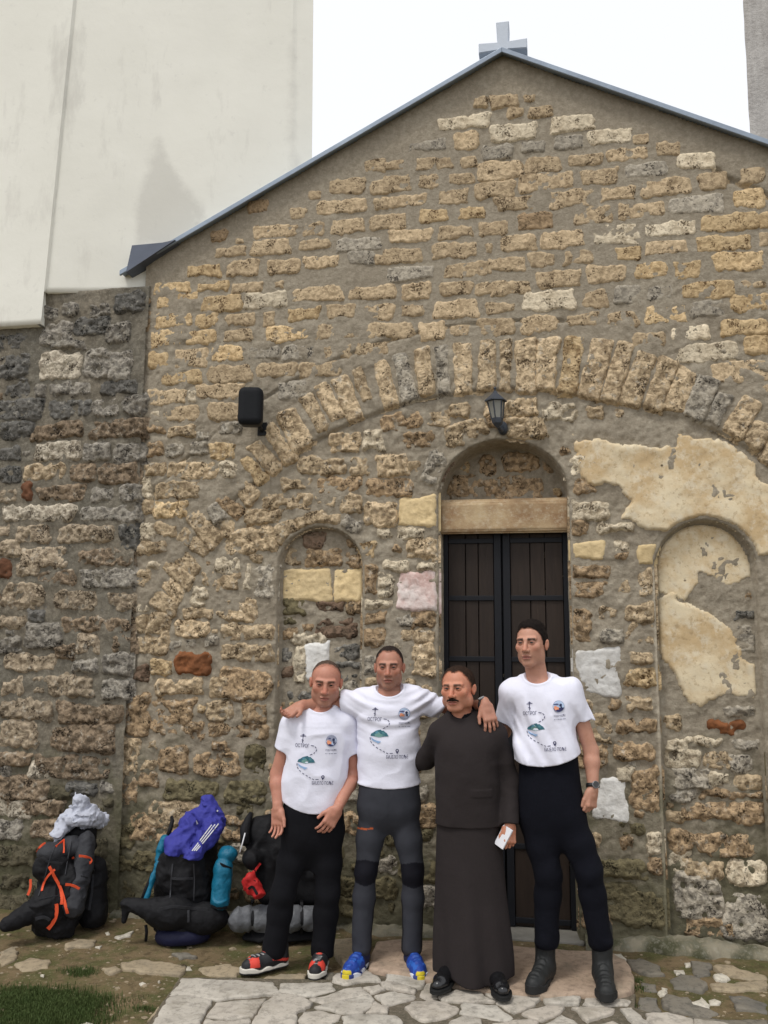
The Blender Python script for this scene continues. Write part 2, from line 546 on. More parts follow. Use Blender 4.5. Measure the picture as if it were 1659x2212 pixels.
M_MORTAR2 = mortar_mat('old_mortar', (0.27, 0.235, 0.18), (0.20, 0.185, 0.15), (0.10, 0.09, 0.07), 0.85)

church = thing('stone_church', 'small gabled church of tufa blocks with blind arch, dark double door and cross on top', 'church', (apex[0], 0.5, 0))
RES = 0.0125
xs = np.arange(eaveL[0]-0.12, XR+0.02, RES); zs = np.arange(-0.35, apex[2]+0.03, RES)
X, Z = np.meshgrid(xs, zs, indexing='ij')
X, Z = snap(X, Z, SHAPES, RES*0.52)
def wall_noise(X, Z):
    P = np.stack([X, X*0+3.3, Z], -1)
    low = sstep(4.4, 3.4, Z-0.25*np.abs(X-ARC_C[0]))
    n = fbm(P, 2.6, 2, 5)*0.012+fbm(P, 11, 3, 9)*(0.005+0.016*low)+np.abs(fbm(P, 30, 2, 19))*0.012*low
    return n
Y = recess_soft(X, Z) - wall_noise(X, Z)
Y += 0.03*sstep(0.03, 0.005, seg_dist(X, Z, crack)+0.01*fbm(np.stack([X, X*0, Z], -1), 20, 2, 3))
_rr = np.hypot(X-ARC_C[0], Z-ARC_C[1])-ARC_R
Y += (0.022*sstep(.016, .004, np.abs(_rr-.475+.012*fbm(np.stack([X, X*0, Z], -1), 3, 2, 8)))+0.016*sstep(.014, .003, np.abs(_rr+.012)))*(Z > 2.4)*sstep(-.35, .15, fbm(np.stack([X, X*0+5, Z], -1), 2.5, 2, 12))
keep = (Z < roof_z(X)-0.03) & (X > seam_x(Z)-0.02)
V, Q = grid_mesh(X, Y, Z, keep)
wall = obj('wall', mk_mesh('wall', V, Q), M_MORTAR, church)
# the sides and back of the church body
mb = MB()
xl, xr, yb = eaveL[0]+0.02, XR-0.01, 6.0
ze = float(roof_z(xl))-0.02
for x in (xl, xr):
    mb.poly([(x, 0.06, -0.3), (x, yb, -0.3), (x, yb, ze), (x, 0.06, ze)])
mb.poly([(xl, yb, -0.3), (xr, yb, -0.3), (xr, yb, ze), (apex[0], yb, apex[2]-0.02), (xl, yb, ze)])
mb.build('side_wall', M_MORTAR, church)

# ---------------------------------------------------------------- stones
def stone_patch(cx, cz, a, b, rot, proud, rough, seed, ybase, corner=0.45, res=0.0105, edge=1.0, jit=None):
    c, s = math.cos(rot), math.sin(rot)
    ex = abs(a*c)+abs(b*s)+0.03; ez = abs(a*s)+abs(b*c)+0.03
    nx, nz = max(5, int(2*ex/res)), max(5, int(2*ez/res))
    X, Z = np.meshgrid(np.linspace(cx-ex, cx+ex, nx), np.linspace(cz-ez, cz+ez, nz), indexing='ij')
    u = (X-cx)*c+(Z-cz)*s; v = -(X-cx)*s+(Z-cz)*c
    P = np.stack([X, X*0+seed*0.37, Z], -1)
    r = min(a, b)*corner
    # slightly wedge-shaped blocks
    k1, k2 = jit if jit else (0.0, 0.0)
    bu = a*(1+k1*v/b); bv = b*(1+k2*u/a)
    qx, qy = np.abs(u)-bu+r, np.abs(v)-bv+r
    sd = np.hypot(np.maximum(qx, 0), np.maximum(qy, 0))+np.minimum(np.maximum(qx, qy), 0)-r
    sd = sd+edge*(fbm(P, 9, 2, seed)*0.016+fbm(P, 34, 2, seed+3)*0.010)
    if -0.01 < ybase < 0.03:
        for S_, _d in SHAPES: sd = np.maximum(sd, 0.003-arched(X, Z, *S_))
    elif ybase > 0.03:
        S_ = min(SHAPES, key=lambda q: abs(cx-q[0][0]))[0]
        sd = np.maximum(sd, arched(X, Z, *S_)+0.010)
    t = -sd
    H = -0.024+(proud+0.024)*sstep(-0.012, 0.016+0.3*rough, t)
    inn = sstep(0.0, 0.03, t)
    H = H+rough*inn*fbm(P, 13, 4, seed+7, 0.7)-rough*1.1*inn*np.clip(vnoise(P, 24, seed+11)-0.3, 0, 1)
    H = H+0.15*rough*(u/a*math.sin(seed)+v/b*math.cos(seed*1.7))
    V, Q = grid_mesh(X, ybase-H, Z, sd < 0.016)
    return V, Q
def parse(s):
    out = []
    for it in s.replace('\n', ' ').split(';'):
        it = it.split()
        if not it: continue
        code = it.pop() if it[-1].isalpha() else 't'
        out.append(([float(q) for q in it], code))
    return out
def px_rect(crop, x, y, w, h, Yp=0.0):
    c = PY(*cu(crop, x, y), Yp)
    l, r_ = PY(*cu(crop, x-w/2, y), Yp), PY(*cu(crop, x+w/2, y), Yp)
    t, b_ = PY(*cu(crop, x, y-h/2), Yp), PY(*cu(crop, x, y+h/2), Yp)
    return c[0], c[2], (r_[0]-l[0])/2, (t[2]-b_[2])/2

# block outlines as (x y width height [turn] tint), read off enlarged views of the wall
G_A = """1620 720 80 45;1500 805 150 60;1640 805 70 60;1360 845 60 40;1475 893 210 55;1290 925 70 45;1650 880 60 45;1190 998 185 50;1355 990 95 65;
1500 975 150 65;1640 965 70 60;1115 895 90 50 d;945 1020 60 40 d;1035 1040 40 25;1000 1088 125 40;1170 1065 165 60;1360 1055 140 45;1555 1055 190 55 g;
880 1170 140 55 o;1050 1160 135 65;1225 1150 140 60;1390 1130 150 50;1560 1115 110 55 g;1640 1120 40 45"""
G_B = """520 437 110 50;415 440 60 40;625 425 50 30;570 485 60 35;675 480 100 45;345 528 210 50 p;560 570 195 65 p;815 535 185 70 p;355 607 110 75;
975 592 180 60 p;1110 605 60 40;185 630 160 45 g;490 657 125 60 g;645 635 105 50 g;800 612 120 60 g;1055 665 180 55;1225 645 95 50;1345 695 160 60 p;
40 715 85 40;215 705 160 55;365 700 75 50;505 735 180 75;690 710 145 65;870 690 145 50;1130 735 180 65 g;55 790 115 65;195 785 95 60;330 770 110 50;
930 765 155 70;1420 785 115 65;1590 760 100 60;480 820 170 70;700 785 230 75;1010 838 150 60;1220 810 210 75;90 868 190 50;300 853 125 60;570 880 170 60;
815 860 200 75;1350 885 230 70 g;1575 860 130 80 o;900 930 165 75;1110 910 200 65;35 958 115 65;215 930 115 55 o;380 920 110 50 o;655 960 160 75 d;
1490 960 245 75 o;1640 950 40 60 o;115 1020 185 55;310 1003 145 50;475 985 120 60;1000 1015 190 80 p;1235 990 215 60 p;580 1052 155 75;770 1035 190 75;
80 1105 165 60;305 1085 185 60;450 1075 35 45;840 1110 125 60;1055 1095 110 55 o;1220 1070 185 60;1465 1050 240 65 o;1640 1035 40 60;685 1125 115 60;
530 1145 155 55;365 1165 200 60;1150 1165 140 65 o;1310 1168 120 80 o;1530 1130 215 80 o;115 1180 200 60 g;755 1205 190 65;960 1185 175 70"""
G_C = """1010 35 210 70 o;1245 25 180 50 o;1450 30 170 50;1640 15 60 40;1045 108 230 70 o;1300 125 225 90 o;1560 105 250 85 p;1020 222 200 80 o;1215 225 120 75 o;
1415 218 160 65;1580 215 65 85;975 330 190 100 o;1190 318 180 75 o;1395 315 170 65;1610 315 110 60;935 455 125 95 o;1120 445 190 105;1335 418 180 80 o;
1545 415 190 80 g;1070 560 230 75 o;1345 540 245 95;1600 520 190 70;980 670 210 80;1130 670 45 60 p;1290 640 270 75;905 790 60 65 p;
1060 775 210 85;1310 755 180 90;835 230 100 110 d;825 110 110 110 d"""
G_C2 = """920 865 90 40 d;1060 875 140 60;1190 900 60 40 g;1360 860 110 60 g;920 985 110 90 d;1030 985 90 70 g;1170 975 100 80 g;1310 995 150 80 o;905 1105 130 80;
1020 1105 60 80;1170 1105 230 95;1355 1105 105 95 p;862 1205 45 110 p;1040 1220 270 110;870 1325 60 80;1005 1335 190 90 o;875 1465 90 90 p;985 1455 110 60;
900 1555 170 70;1330 1435 70 90;1530 1370 230 80;1600 1280 110 60"""
G_D = """480 70 285 80;800 65 270 75;1058 52 170 95;1300 40 180 70;1495 35 190 80;400 188 180 75 o;625 175 170 80;840 172 175 85;
1040 165 125 60;1300 155 255 100;1560 150 170 60;305 305 265 85 o;615 290 270 75;910 282 260 80;1155 285 145 110;1325 280 95 55;1530 263 205 95;
375 415 190 80 g;600 410 155 75;800 390 180 75;235 520 230 70;500 510 230 75;345 630 180 95 g"""
G_E = """150 35 230 75;390 15 150 30;1300 50 300 95 o;1580 15 150 40;370 105 310 110 p;645 98 140 110;835 75 155 105 g;1020 60 145 85 g;315 245 210 100;
570 220 180 70;805 215 180 90;1060 190 240 100 o;1305 155 190 85 g;1570 120 240 95 o;1200 295 220 80 p;1520 265 260 90 o;960 335 180 80;1300 410 350 110 p;
1590 370 140 100 o;1500 525 340 110;1620 640 90 60"""
# turned stones and the arch: x1 y1 x2 y2 width
V_C = "1122 1365 1270 1528 105;1265 1240 1410 1370 75 d;1395 1165 1490 1275 110;1245 1310 1300 1400 80 g"
V_D = """50 1030 160 1170 70 o;110 950 240 1110 85;190 850 325 1050 75;300 760 400 970 125;410 670 515 860 75;500 600 610 800 90;610 560 710 800 95;715 510 775 690 55;
850 470 915 730 85;965 430 1025 690 85 g;1095 390 1130 660 85;1205 380 1230 650 70 g;1335 360 1340 650 95;1480 345 1480 620 90;1590 340 1585 630 55"""
V_E = """230 340 235 640 110;370 330 350 620 115;530 320 480 650 100 o;690 340 600 670 120;825 360 725 690 95;950 420 840 720 110;1080 460 980 740 100;
1190 520 1100 750 110;1310 560 1215 800 120 g;1410 660 1330 830 80 g;1570 690 1450 890 110;1640 830 1560 960 100;1760 880 1660 1060 100"""
V_F = "1060 -5 1215 118 88;1010 110 1160 230 90;965 180 1120 300 75;920 250 1070 370 90;890 370 1030 450 90"
R_D = """970 810 240 80 -12 d;1190 790 120 90;1310 745 110 70;1045 920 240 90 d;1350 870 260 120 -20;810 930 130 110 p;640 940 170 110;510 1080 270 90;
735 1080 110 90;920 1075 180 130;1030 1100 90 80;610 1190 250 90 d;900 1200 260 100 d;355 1190 150 60;1165 1090 100 180 25 g;320 1285 270 90;530 1290 110 70;
665 1300 120 90;850 1365 170 130;1070 1345 205 165 y;160 1380 180 80;870 1470 80 50 p;1030 1475 150 60 p;1090 1560 170 120;440 1390 180 80 -20;
300 1460 130 110 -35;580 1390 80 60;680 1420 130 80 35 g;775 1570 90 80 o;90 1520 290 130 -6"""
N_D = "510 1510 230 90 b;330 1610 100 100;510 1610 200 90 d;690 1620 100 90 d"
R_E = "150 730 300 90;440 755 210 110 p;645 760 90 70;780 770 70 60;240 845 230 110;60 800 100 90 d"
L_K = "300 440 150 110 o;570 440 150 220 d;930 400 360 200 d;330 670 380 200 d;860 690 620 230 d;1300 725 90 70 o;170 560 120 120 b;1230 420 150 200 d"
R_J = """1050 770 90 200 d;1230 675 180 50 p;1460 670 120 40 p;1170 810 110 160 p;1390 845 260 250 m;1110 940 220 45 p;300 780 160 230 g;70 650 130 90 p;
60 790 130 110;195 740 40 180 p;150 980 230 160;190 1140 360 90;190 1280 360 110;1090 1040 170 80 d;1430 1050 180 100 d;1080 1180 150 120 d;1440 1170 140 90;
1330 1160 90 60;1060 1490 120 60;1430 1330 170 230;1260 1250 90 90 p;1460 1540 90 60;1340 1500 100 50;1060 1380 120 140 g;1290 1060 90 60 g"""
N_J = """585 805 370 215 y;905 805 200 210 y;485 955 215 110 n;760 955 210 80 b;790 1065 240 50 b;800 1130 280 70 b;470 1150 130 60 d;620 1190 230 70 p;565 1370 80 250 p;
680 1350 160 250 w;860 1280 200 90 k;880 1375 180 50 k;900 1450 150 60 k;560 1590 200 60 k;450 1300 130 70 k;440 1430 130 60 b;460 1060 150 50 n"""
R_F = """870 85 160 70;850 265 90 100;1330 180 140 80 p;1290 270 220 90;1175 360 110 100 p;1160 470 170 60;1120 560 200 95;1130 765 195 120 r;940 790 120 90 o;1050 905 270 90;
1440 890 300 170 d;1280 900 120 110;1010 1080 250 200;1290 1040 150 120;1490 1060 140 110;1160 1160 100 110;1390 1165 340 80;1010 1330 170 150 o;
1270 1360 260 130;1490 1340 130 170 d;860 1370 90 90;1120 1510 300 110 d;1440 1520 230 130 d;870 1450 110 80 d;915 590 140 240;815 525 60 80;
800 1070 130 240;750 1320 120 220;720 1510 150 170;1060 650 150 50 g;830 650 70 100;1300 480 100 60;820 820 90 90 b"""
R_G = """285 60 280 135 p;215 190 120 90 d;480 180 250 55 p;280 340 210 110 y;510 320 110 80 p;500 385 80 50 d;690 370 110 130 y;290 490 260 80 d;280 620 220 110 d;
515 620 90 110;680 570 110 180;640 780 190 110;420 780 130 80;235 880 120 220 d;450 940 140 90 g;650 1100 140 60;350 1200 285 310 w;640 1240 210 110 o;
370 1590 130 200 p;620 1580 300 110;480 1430 90 60 d;600 1760 280 110 o;530 1930 120 100 p;680 1990 200 200 o;430 2100 220 280 w;640 1420 180 90"""
R_H = "800 570 280 110;1010 420 110 140 p;650 400 60 80 p;890 800 320 190 d;830 430 70 80;780 700 200 80 n;930 130 150 160 o"
N_G = """870 1570 120 110;1250 1600 230 90 r;930 1720 200 90 p;1130 1700 200 70 p;940 1810 240 110 p;1190 1830 160 100;1400 1720 200 80 g;1000 1960 280 160 g;
1210 1960 150 90 p;1350 1850 150 120 g;1420 1980 200 90;1300 2065 420 60 d;1400 800 150 60 k;1400 1000 120 120 g;1380 900 110 70 g;1430 640 90 110 d;1350 1490 230 70 g"""
N_H = "1180 130 170 90 g;1420 230 520 110 d;1330 420 480 130 d;1260 740 280 250 g;1530 860 260 260 g;1540 590 220 150 p;1150 520 110 120 p;1330 920 300 110 d;1280 570 230 100"
R_I = """870 330 220 170 o;700 370 170 150 d;1010 240 280 130;1400 330 200 130 o;880 520 200 110 n;1080 470 180 110 d;700 520 170 130 n;680 690 200 130 n;650 840 190 90 n;
1250 560 150 130 d;960 660 240 130 d;1450 480 200 120 g"""
LW_C = """370 95 200 50 k;560 90 150 60 k;330 300 170 130 g;540 260 200 100 k;700 300 130 110 g;90 350 180 90 k;400 365 200 40 g;360 490 235 150 p;
570 480 170 170 g;700 490 130 160 g;90 500 180 150 k;100 635 130 80 k;310 635 210 80 g;480 630 120 70 g;700 620 200 90 k;120 750 260 110 k;420 745 240 110 k;
630 735 150 90 g;790 725 120 100 g;100 870 170 90 k;340 875 280 90 d;690 860 300 105 d;340 995 260 100 p;570 1000 150 105 g;760 1000 160 110 g;60 1130 120 90 k;
260 1120 230 90 o;490 1120 150 90 d;690 1120 220 110 d;50 1260 100 60;360 1240 280 80 d;600 1250 130 80 g;760 1240 110 100 g;230 1360 390 90 p;640 1360 320 80 g;
30 1460 70 80;190 1480 180 90;510 1480 330 90;757 1490 100 150 k;50 1570 110 90;160 1230 60 100 r;60 1010 110 70 k"""
LW_F = """255 140 250 100;620 140 320 90 d;30 210 80 100 r;160 220 120 60;330 255 220 80 d;630 265 300 100 g;140 370 240 140;450 390 250 110;710 400 140 90;
70 520 150 60;560 540 400 80 d;250 600 220 140 g;520 650 130 110;720 650 100 80 d;180 760 300 90;500 780 150 80 g;680 770 160 120 g;370 900 360 110;
70 900 130 110;680 920 150 110 g;150 1040 300 100;530 1060 360 100 d;110 1180 230 150;480 1200 370 140 d;90 1330 180 60 d;430 1370 420 120 d;230 1375 120 90 p;
140 1500 300 120;480 1510 170 70 k;200 1610 330 90;60 80 110 90;60 660 120 90 g;380 700 110 60 d"""
LW_I = "80 200 200 110 p;60 330 130 110 p;400 120 260 80 d;500 270 180 120 d;260 330 160 110;110 480 220 120 n;380 520 220 130 n;560 440 140 130 d;100 780 220 130 g;300 690 230 120 n;520 720 200 130 n;90 640 160 90 n;420 860 260 90 n;-80 300 140 110;-90 520 150 130 d;-90 740 150 120"

facade, leftwall = [], []
def add_rects(dst, crop, txt, kind, yp=0.0, name='stone'):
    for v, code in parse(txt):
        x, y, w, h = v[:4]
        cx, cz, a, b = px_rect(crop, x, y, w, h, yp)
        dst.append(dict(cx=cx, cz=cz, a=a, b=b, rot=math.radians(-(v[4] if len(v) > 4 else 0)), code=code, kind=kind, name=name))
def add_vous(dst, crop, txt, kind):
    for v, code in parse(txt):
        p, q = PY(*cu(crop, v[0], v[1])), PY(*cu(crop, v[2], v[3]))
        dx, dz = q[0]-p[0], q[2]-p[2]
        L = math.hypot(dx, dz)
        dst.append(dict(cx=(p[0]+q[0])/2, cz=(p[2]+q[2])/2, a=L/2, b=v[4]/CROPS[crop][2]*UW/2448*0.00315/2, rot=math.atan2(dz, dx),
                        code=code, kind=kind, name='arch_stone'))
for c, t in (('A', G_A), ('B', G_B), ('C', G_C), ('D', G_D), ('E', G_E)): add_rects(facade, c, t, 0)
for c, t in (('C', G_C2), ('D', R_D), ('E', R_E), ('J', R_J), ('F', R_F), ('G', R_G), ('H', R_H), ('I', R_I)): add_rects(facade, c, t, 1)
for c, t in (('C', V_C), ('D', V_D), ('E', V_E), ('F', V_F)): add_vous(facade, c, t, 2)
for c, t, y in (('D', N_D, .05), ('K', L_K, .26), ('J', N_J, .05), ('G', N_G, .08), ('H', N_H, .08)): add_rects(facade, c, t, 3, y)
for c, t in (('C', LW_C), ('F', LW_F), ('I', LW_I)): add_rects(leftwall, c, t, 1, -0.03)
# the part of the gable that runs on past the right edge of the photograph
for r in range(24):
    z = 0.35+r*0.19
    x = PY(1659, 1000)[0]+0.12+(r % 2)*0.12
    while x < XR-0.25:
        w = rnd.uniform(0.11, 0.2)
        if z < roof_z(x)-0.4: facade.append(dict(cx=x+w, cz=z, a=w-0.02, b=rnd.uniform(.05, .07), rot=0, code=rnd.choice('totpg'), kind=0, name='stone'))
        x += 2*w+0.03

def fill_gaps(lst, x0, x1, z0, z1, ok, n, amin, amax, codes, seed):
    rg = random.Random(seed)
    B = [(s['cx'], s['cz'], (abs(s['a']*math.cos(s['rot']))+abs(s['b']*math.sin(s['rot'])))*.97, (abs(s['a']*math.sin(s['rot']))+abs(s['b']*math.cos(s['rot'])))*.97) for s in lst]
    B = np.array(B)
    for i in range(n):
        f = 1-i/n
        a = amin+(amax-amin)*f*rg.uniform(.6, 1); b = min(a, rg.uniform(.35, .62)*a+.008)
        x, z = rg.uniform(x0, x1), rg.uniform(z0, z1)
        if not ok(x, z): continue
        if ((np.abs(B[:, 0]-x) < B[:, 2]+a+.012) & (np.abs(B[:, 1]-z) < B[:, 3]+b+.012)).any(): continue
        B = np.vstack([B, (x, z, a, b)])
        lst.append(dict(cx=x, cz=z, a=a, b=b, rot=math.radians(rg.uniform(-9, 9)), code=rg.choice(codes), kind=1, name='stone'))
out1 = None
def _okf(x, z):
    if z > 3.3-0.35*abs(x+.3): return False
    if arched(np.array(x), np.array(z), *DOOR) < .05: return False
    if x > 0.62 and z > 1.25: return False
    if x > 0.3 and z > 2.3: return False
    if x < seam_x(z)+.08: return False
    return True
fill_gaps(facade, -2.95, 1.5, .1, 3.3, _okf, 9000, .022, .15, 'ttdpgdo', 5)
def step_z(px, py): return PY(px, py, -0.07)[2]
zA, zB = step_z(45, 706), step_z(165, 628)
xsplit = PY(90, 668, -0.07)[0]
def _okl(x, z): return x < seam_x(z)-.08 and z < (zA if x < xsplit else zB)-.06
fill_gaps(leftwall, -4.6, -2.8, 3.5, 4.8, _okl, 3000, .04, .13, 'kkgkd', 7)
fill_gaps(leftwall, -4.6, -2.8, .1, 4.2, _okl, 6000, .025, .13, 'gdgktd', 6)

def left_y(x, z): return -0.03
def build_stones(lst, parent, yfun, limit, base_seed):
    order = sorted(range(len(lst)), key=lambda i: -lst[i]['a']*lst[i]['b'])
    big = set(order[:limit])
    rest = []
    for i, s in enumerate(lst):
        seed = base_seed+i
        yb = float(yfun(s['cx'], s['cz']))
        rg = random.Random(seed)
        if s['kind'] == 0: pr, ro, co, ed = rg.uniform(0.007, 0.011), rg.uniform(0.007, 0.013), rg.uniform(.25, .6), 1.3
        elif s['kind'] == 2: pr, ro, co, ed = rg.uniform(0.016, 0.026), rg.uniform(0.012, 0.02), .4, 0.8
        else: pr, ro, co, ed = rg.uniform(0.014, 0.028), rg.uniform(0.026, 0.046), rg.uniform(.35, .7), 1.7
        if s['code'] in 'ywm': ro *= 0.35; ed *= 0.6; co = 0.2; pr *= .7
        if s['kind'] == 3 and s['code'] not in 'ywm': pr *= 0.8
        jit = (rg.uniform(-.08, .08), rg.uniform(-.12, .12))
        V, Q = stone_patch(s['cx'], s['cz'], s['a']*1.02+(.010, .014)[s['kind'] > 0], s['b']*1.02+(.012, .015)[s['kind'] > 0], s['rot'], pr, ro, seed, yb, co, edge=ed, jit=jit)
        if len(Q) == 0: continue
        m = smat(s['code'], 0 if s['kind'] == 0 else 1, base_seed == 900)
        if i in big:
            me = mk_mesh(s['name'], V, Q)
            obj(s['name'], me, m, parent)
        else: rest.append((V, Q, m))
    if rest:
        mats = []; VV, QQ, MI = [], [], []; n = 0
        for V, Q, m in rest:
            if m not in mats: mats.append(m)
            VV.append(V); QQ.append(Q+n); MI += [mats.index(m)]*len(Q); n += len(V)
        me = mk_mesh('small_stones', np.concatenate(VV), np.concatenate(QQ))
        o = obj('small_stones', me, mats, parent, kind='stuff')
        me.polygons.foreach_set('material_index', np.array(MI, np.int32))
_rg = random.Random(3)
for s in facade:      # lowest courses: dirt and growth, darkened further to stand in for shade
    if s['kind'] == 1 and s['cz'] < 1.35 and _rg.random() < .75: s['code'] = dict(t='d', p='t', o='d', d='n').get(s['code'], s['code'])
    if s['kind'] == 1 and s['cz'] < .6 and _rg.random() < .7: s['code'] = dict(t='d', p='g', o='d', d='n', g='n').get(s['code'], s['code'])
for s in leftwall:  # low stones here too: dirt and growth plus shade put into the tint
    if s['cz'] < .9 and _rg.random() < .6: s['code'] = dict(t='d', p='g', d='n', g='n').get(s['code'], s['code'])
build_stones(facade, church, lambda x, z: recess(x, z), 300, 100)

# ---------------------------------------------------------------- plaster left on the wall
def poly_sd(x, z, P):
    d = np.full(x.shape, 1e9); ins = np.zeros(x.shape, bool)
    n = len(P)
    for i in range(n):
        a, b = P[i], P[(i+1) % n]
        ab = b-a; t = np.clip(((x-a[0])*ab[0]+(z-a[1])*ab[1])/(ab@ab+1e-12), 0, 1)
        d = np.minimum(d, np.hypot(x-a[0]-t*ab[0], z-a[1]-t*ab[1]))
        c = ((a[1] <= z) & (b[1] > z)) | ((b[1] <= z) & (a[1] > z))
        xx = a[0]+(z-a[1])/np.where(abs(b[1]-a[1]) < 1e-9, 1e-9, b[1]-a[1])*ab[0]
        ins ^= c & (x < xx)
    return np.where(ins, -d, d)
N2_OUT = (NICHE2[0], NICHE2[1]+.010, NICHE2[2], NICHE2[3]+.010, NICHE2[4])
N2_IN = (NICHE2[0], NICHE2[1]-.024, NICHE2[2], NICHE2[3]-.024, NICHE2[4])
def poly_patch(P, ybase, th, rough, seed, edge=0.035, res=0.0125, ymask=None, shape=None):
    x0, z0 = P.min(0)-0.05; x1, z1 = P.max(0)+0.05
    X, Z = np.meshgrid(np.arange(x0, x1, res), np.arange(z0, z1, res), indexing='ij')
    if ymask is not None: X, Z = snap(X, Z, [(shape, 0)], res*0.55)
    PP = np.stack([X, X*0+seed, Z], -1)
    sd = poly_sd(X, Z, P)+edge*fbm(PP, 8, 4, seed, .65)+edge*0.5*fbm(PP, 34, 3, seed+1, .7)*(shape is not None)
    if ymask is not None: sd = np.maximum(sd, ymask(X, Z))
    H = -0.02+(th+0.02)*sstep(-0.008, 0.012, -sd)+rough*fbm(PP, 6, 4, seed+5)
    return grid_mesh(X, ybase-H, Z, sd < (0.012 if shape is None else 0.004))
k = NT('old_plaster')
_c = k.mix(k.ramp(k.noise(2.8, 6, 0.68), [(0.42, 0.0), (0.58, 1.0)]), (0.69, 0.59, 0.41), (0.55, 0.41, 0.235))
_c = k.mix(k.math('MULTIPLY', k.ramp(k.noise(11.0, 6, 0.7), [(0.5, 0.0), (0.62, 1.0)]), 0.8), _c, (0.68, 0.60, 0.45))
_c = k.mix(k.math('MULTIPLY', k.ramp(k.noise(30.0, 5, 0.7), [(0.36, 1.0), (0.46, 0.0)]), 0.45), _c, (0.30, 0.20, 0.10))
_v = k.voro(5.5)
_c = k.mix(k.math('MULTIPLY', k.ramp(_v, [(0.03, 1.0), (0.06, 0.0)]), 0.9), _c, (0.08, 0.05, 0.03))
M_PLASTER = k.done(_c, 0.9, k.bump(k.noise(60.0, 6, 0.7), 0.4, 0.006), 0.15)
def pts(crop, L, Yp=0.0): return np.array([PY(*cu(crop, *p), Yp)[[0, 2]] for p in L])
out1 = pts('E', [(500, 860), (540, 930), (640, 915), (860, 945), (1080, 950), (1115, 960), (1130, 890), (1230, 910), (1400, 920), (1500, 990), (1590, 1060), (1590, 1130),
                 (1659, 1180), (1800, 1240), (1820, 1640), (1659, 1600), (1580, 1620), (1400, 1450), (1200, 1450), (1060, 1455), (930, 1450), (860, 1390), (800, 1390),
                 (860, 1290), (790, 1210), (700, 1180), (600, 1185), (560, 1140), (540, 1060), (530, 960)])
V, Q = poly_patch(out1, 0.022, 0.022, 0.016, 41, ymask=lambda X, Z: -arched(X, Z, *N2_OUT), shape=N2_OUT)
obj('plaster', mk_mesh('plaster', V, Q), M_PLASTER, church)
up_ = pts('G', [(740, 330), (850, 200), (980, 110), (1130, 90), (1280, 140), (1400, 270), (1460, 400), (1455, 510), (1330, 570), (1240, 620), (1150, 530), (1060, 490), (1060, 560),
                (990, 640), (960, 690), (830, 670), (760, 640), (740, 480)], 0.085)
lo_ = pts('G', [(890, 690), (1000, 720), (1150, 800), (1280, 900), (1330, 980), (1370, 1090), (1500, 1160), (1510, 1310), (1460, 1420), (1290, 1375), (1170, 1400), (1080, 1460),
                (990, 1410), (910, 1300), (850, 1180), (770, 1060), (740, 900), (740, 700), (830, 640), (900, 650)], 0.085)
for P_, sd_ in ((up_, 51), (lo_, 61)):
    V, Q = poly_patch(P_, 0.11, 0.014, 0.014, sd_, ymask=lambda X, Z: arched(X, Z, *N2_IN), shape=N2_IN)
    obj('plaster', mk_mesh('plaster', V, Q), M_PLASTER, church)

# ---------------------------------------------------------------- lintel, door, sill
yd = 0.26
def box_patch(name, x0, x1, z0, z1, y, th, mat, parent, rough=0.004, seed=5, res=0.012):
    P = np.array([(x0, z0), (x1, z0), (x1, z1), (x0, z1)])
    V, Q = poly_patch(P, y, th, rough, seed, 0.004, res)
    return obj(name, mk_mesh(name, V, Q), mat, parent)
z_lint0, z_lint1 = PY(1085, 1148, 0.1)[2], PY(1085, 1082, 0.1)[2]
k = NT('lintel_stone')
_c = k.mix(k.ramp(k.noise(4, 5, .65), [(0.36, 0.0), (0.64, 1.0)]), (0.50, 0.38, 0.23), (0.30, 0.19, 0.105))
_c = k.mix(k.math('MULTIPLY', k.ramp(k.noise(28, 6, .75), [(0.5, 0.0), (0.68, 1.0)]), .6), _c, (0.58, 0.50, 0.37))
M_LINT = k.done(_c, .9, k.bump(k.noise(60, 6, .7), .5, .008), .15)
mb = MB(); mb.box(DOOR[0]-DOOR[1]-0.02, DOOR[0]+DOOR[1]+0.02, 0.10, 0.34, z_lint0, z_lint1)
lint = bevel(mb.build('lintel', M_LINT, church), 0.008, 2)
# a rough front on the lintel
box_patch('lintel_face', DOOR[0]-DOOR[1]+0.003, DOOR[0]+DOOR[1]-0.003, z_lint0+0.004, z_lint1-0.004, 0.10, 0.006, M_LINT, lint, 0.006)
z_sill = PY(1190, 2006, 0.2)[2]
M_IRON = plain('black_iron', (0.006, 0.007, 0.010), 0.6, 0.3, 0.25, 30, 0.25, 90)
k = NT('door_wood')
_p = k.n('ShaderNodeMapping'); k.t.links.new(k.pos(), _p.inputs[0]); _p.inputs['Scale'].default_value = (14, 14, 1.2)
_n = k.n('ShaderNodeTexNoise', Scale=3.0, Detail=8, Roughness=0.7); k.t.links.new(_p.outputs[0], _n.inputs['Vector'])
_oi = k.n('ShaderNodeObjectInfo').outputs['Random']
_c = k.mix(k.ramp(_n.outputs[0], [(0.3, 0.0), (0.7, 1.0)]), (0.018, 0.011, 0.0075), (0.040, 0.026, 0.018))
_c = k.mix(k.math('MULTIPLY', _oi, .6), _c, (0.017, 0.011, 0.008))
M_WOOD = k.done(_c, .6, k.bump(_n.outputs[0], .4, .004), .3)
door = obj('door', None, None, church)
door.matrix_parent_inverse = PINV[church.name]
PINV[door.name] = Matrix.Identity(4)
x0, x1, z0, z1 = DOOR[0]-DOOR[1], DOOR[0]+DOOR[1], z_sill, z_lint0
xm = PY(1088, 1500, 0.2)[0]
mb = MB(); mb.box(x0, x1, 0.245, 0.33, z0-0.02, z1+0.01); mb.build('back_board', M_IRON, door)
yF = 0.20
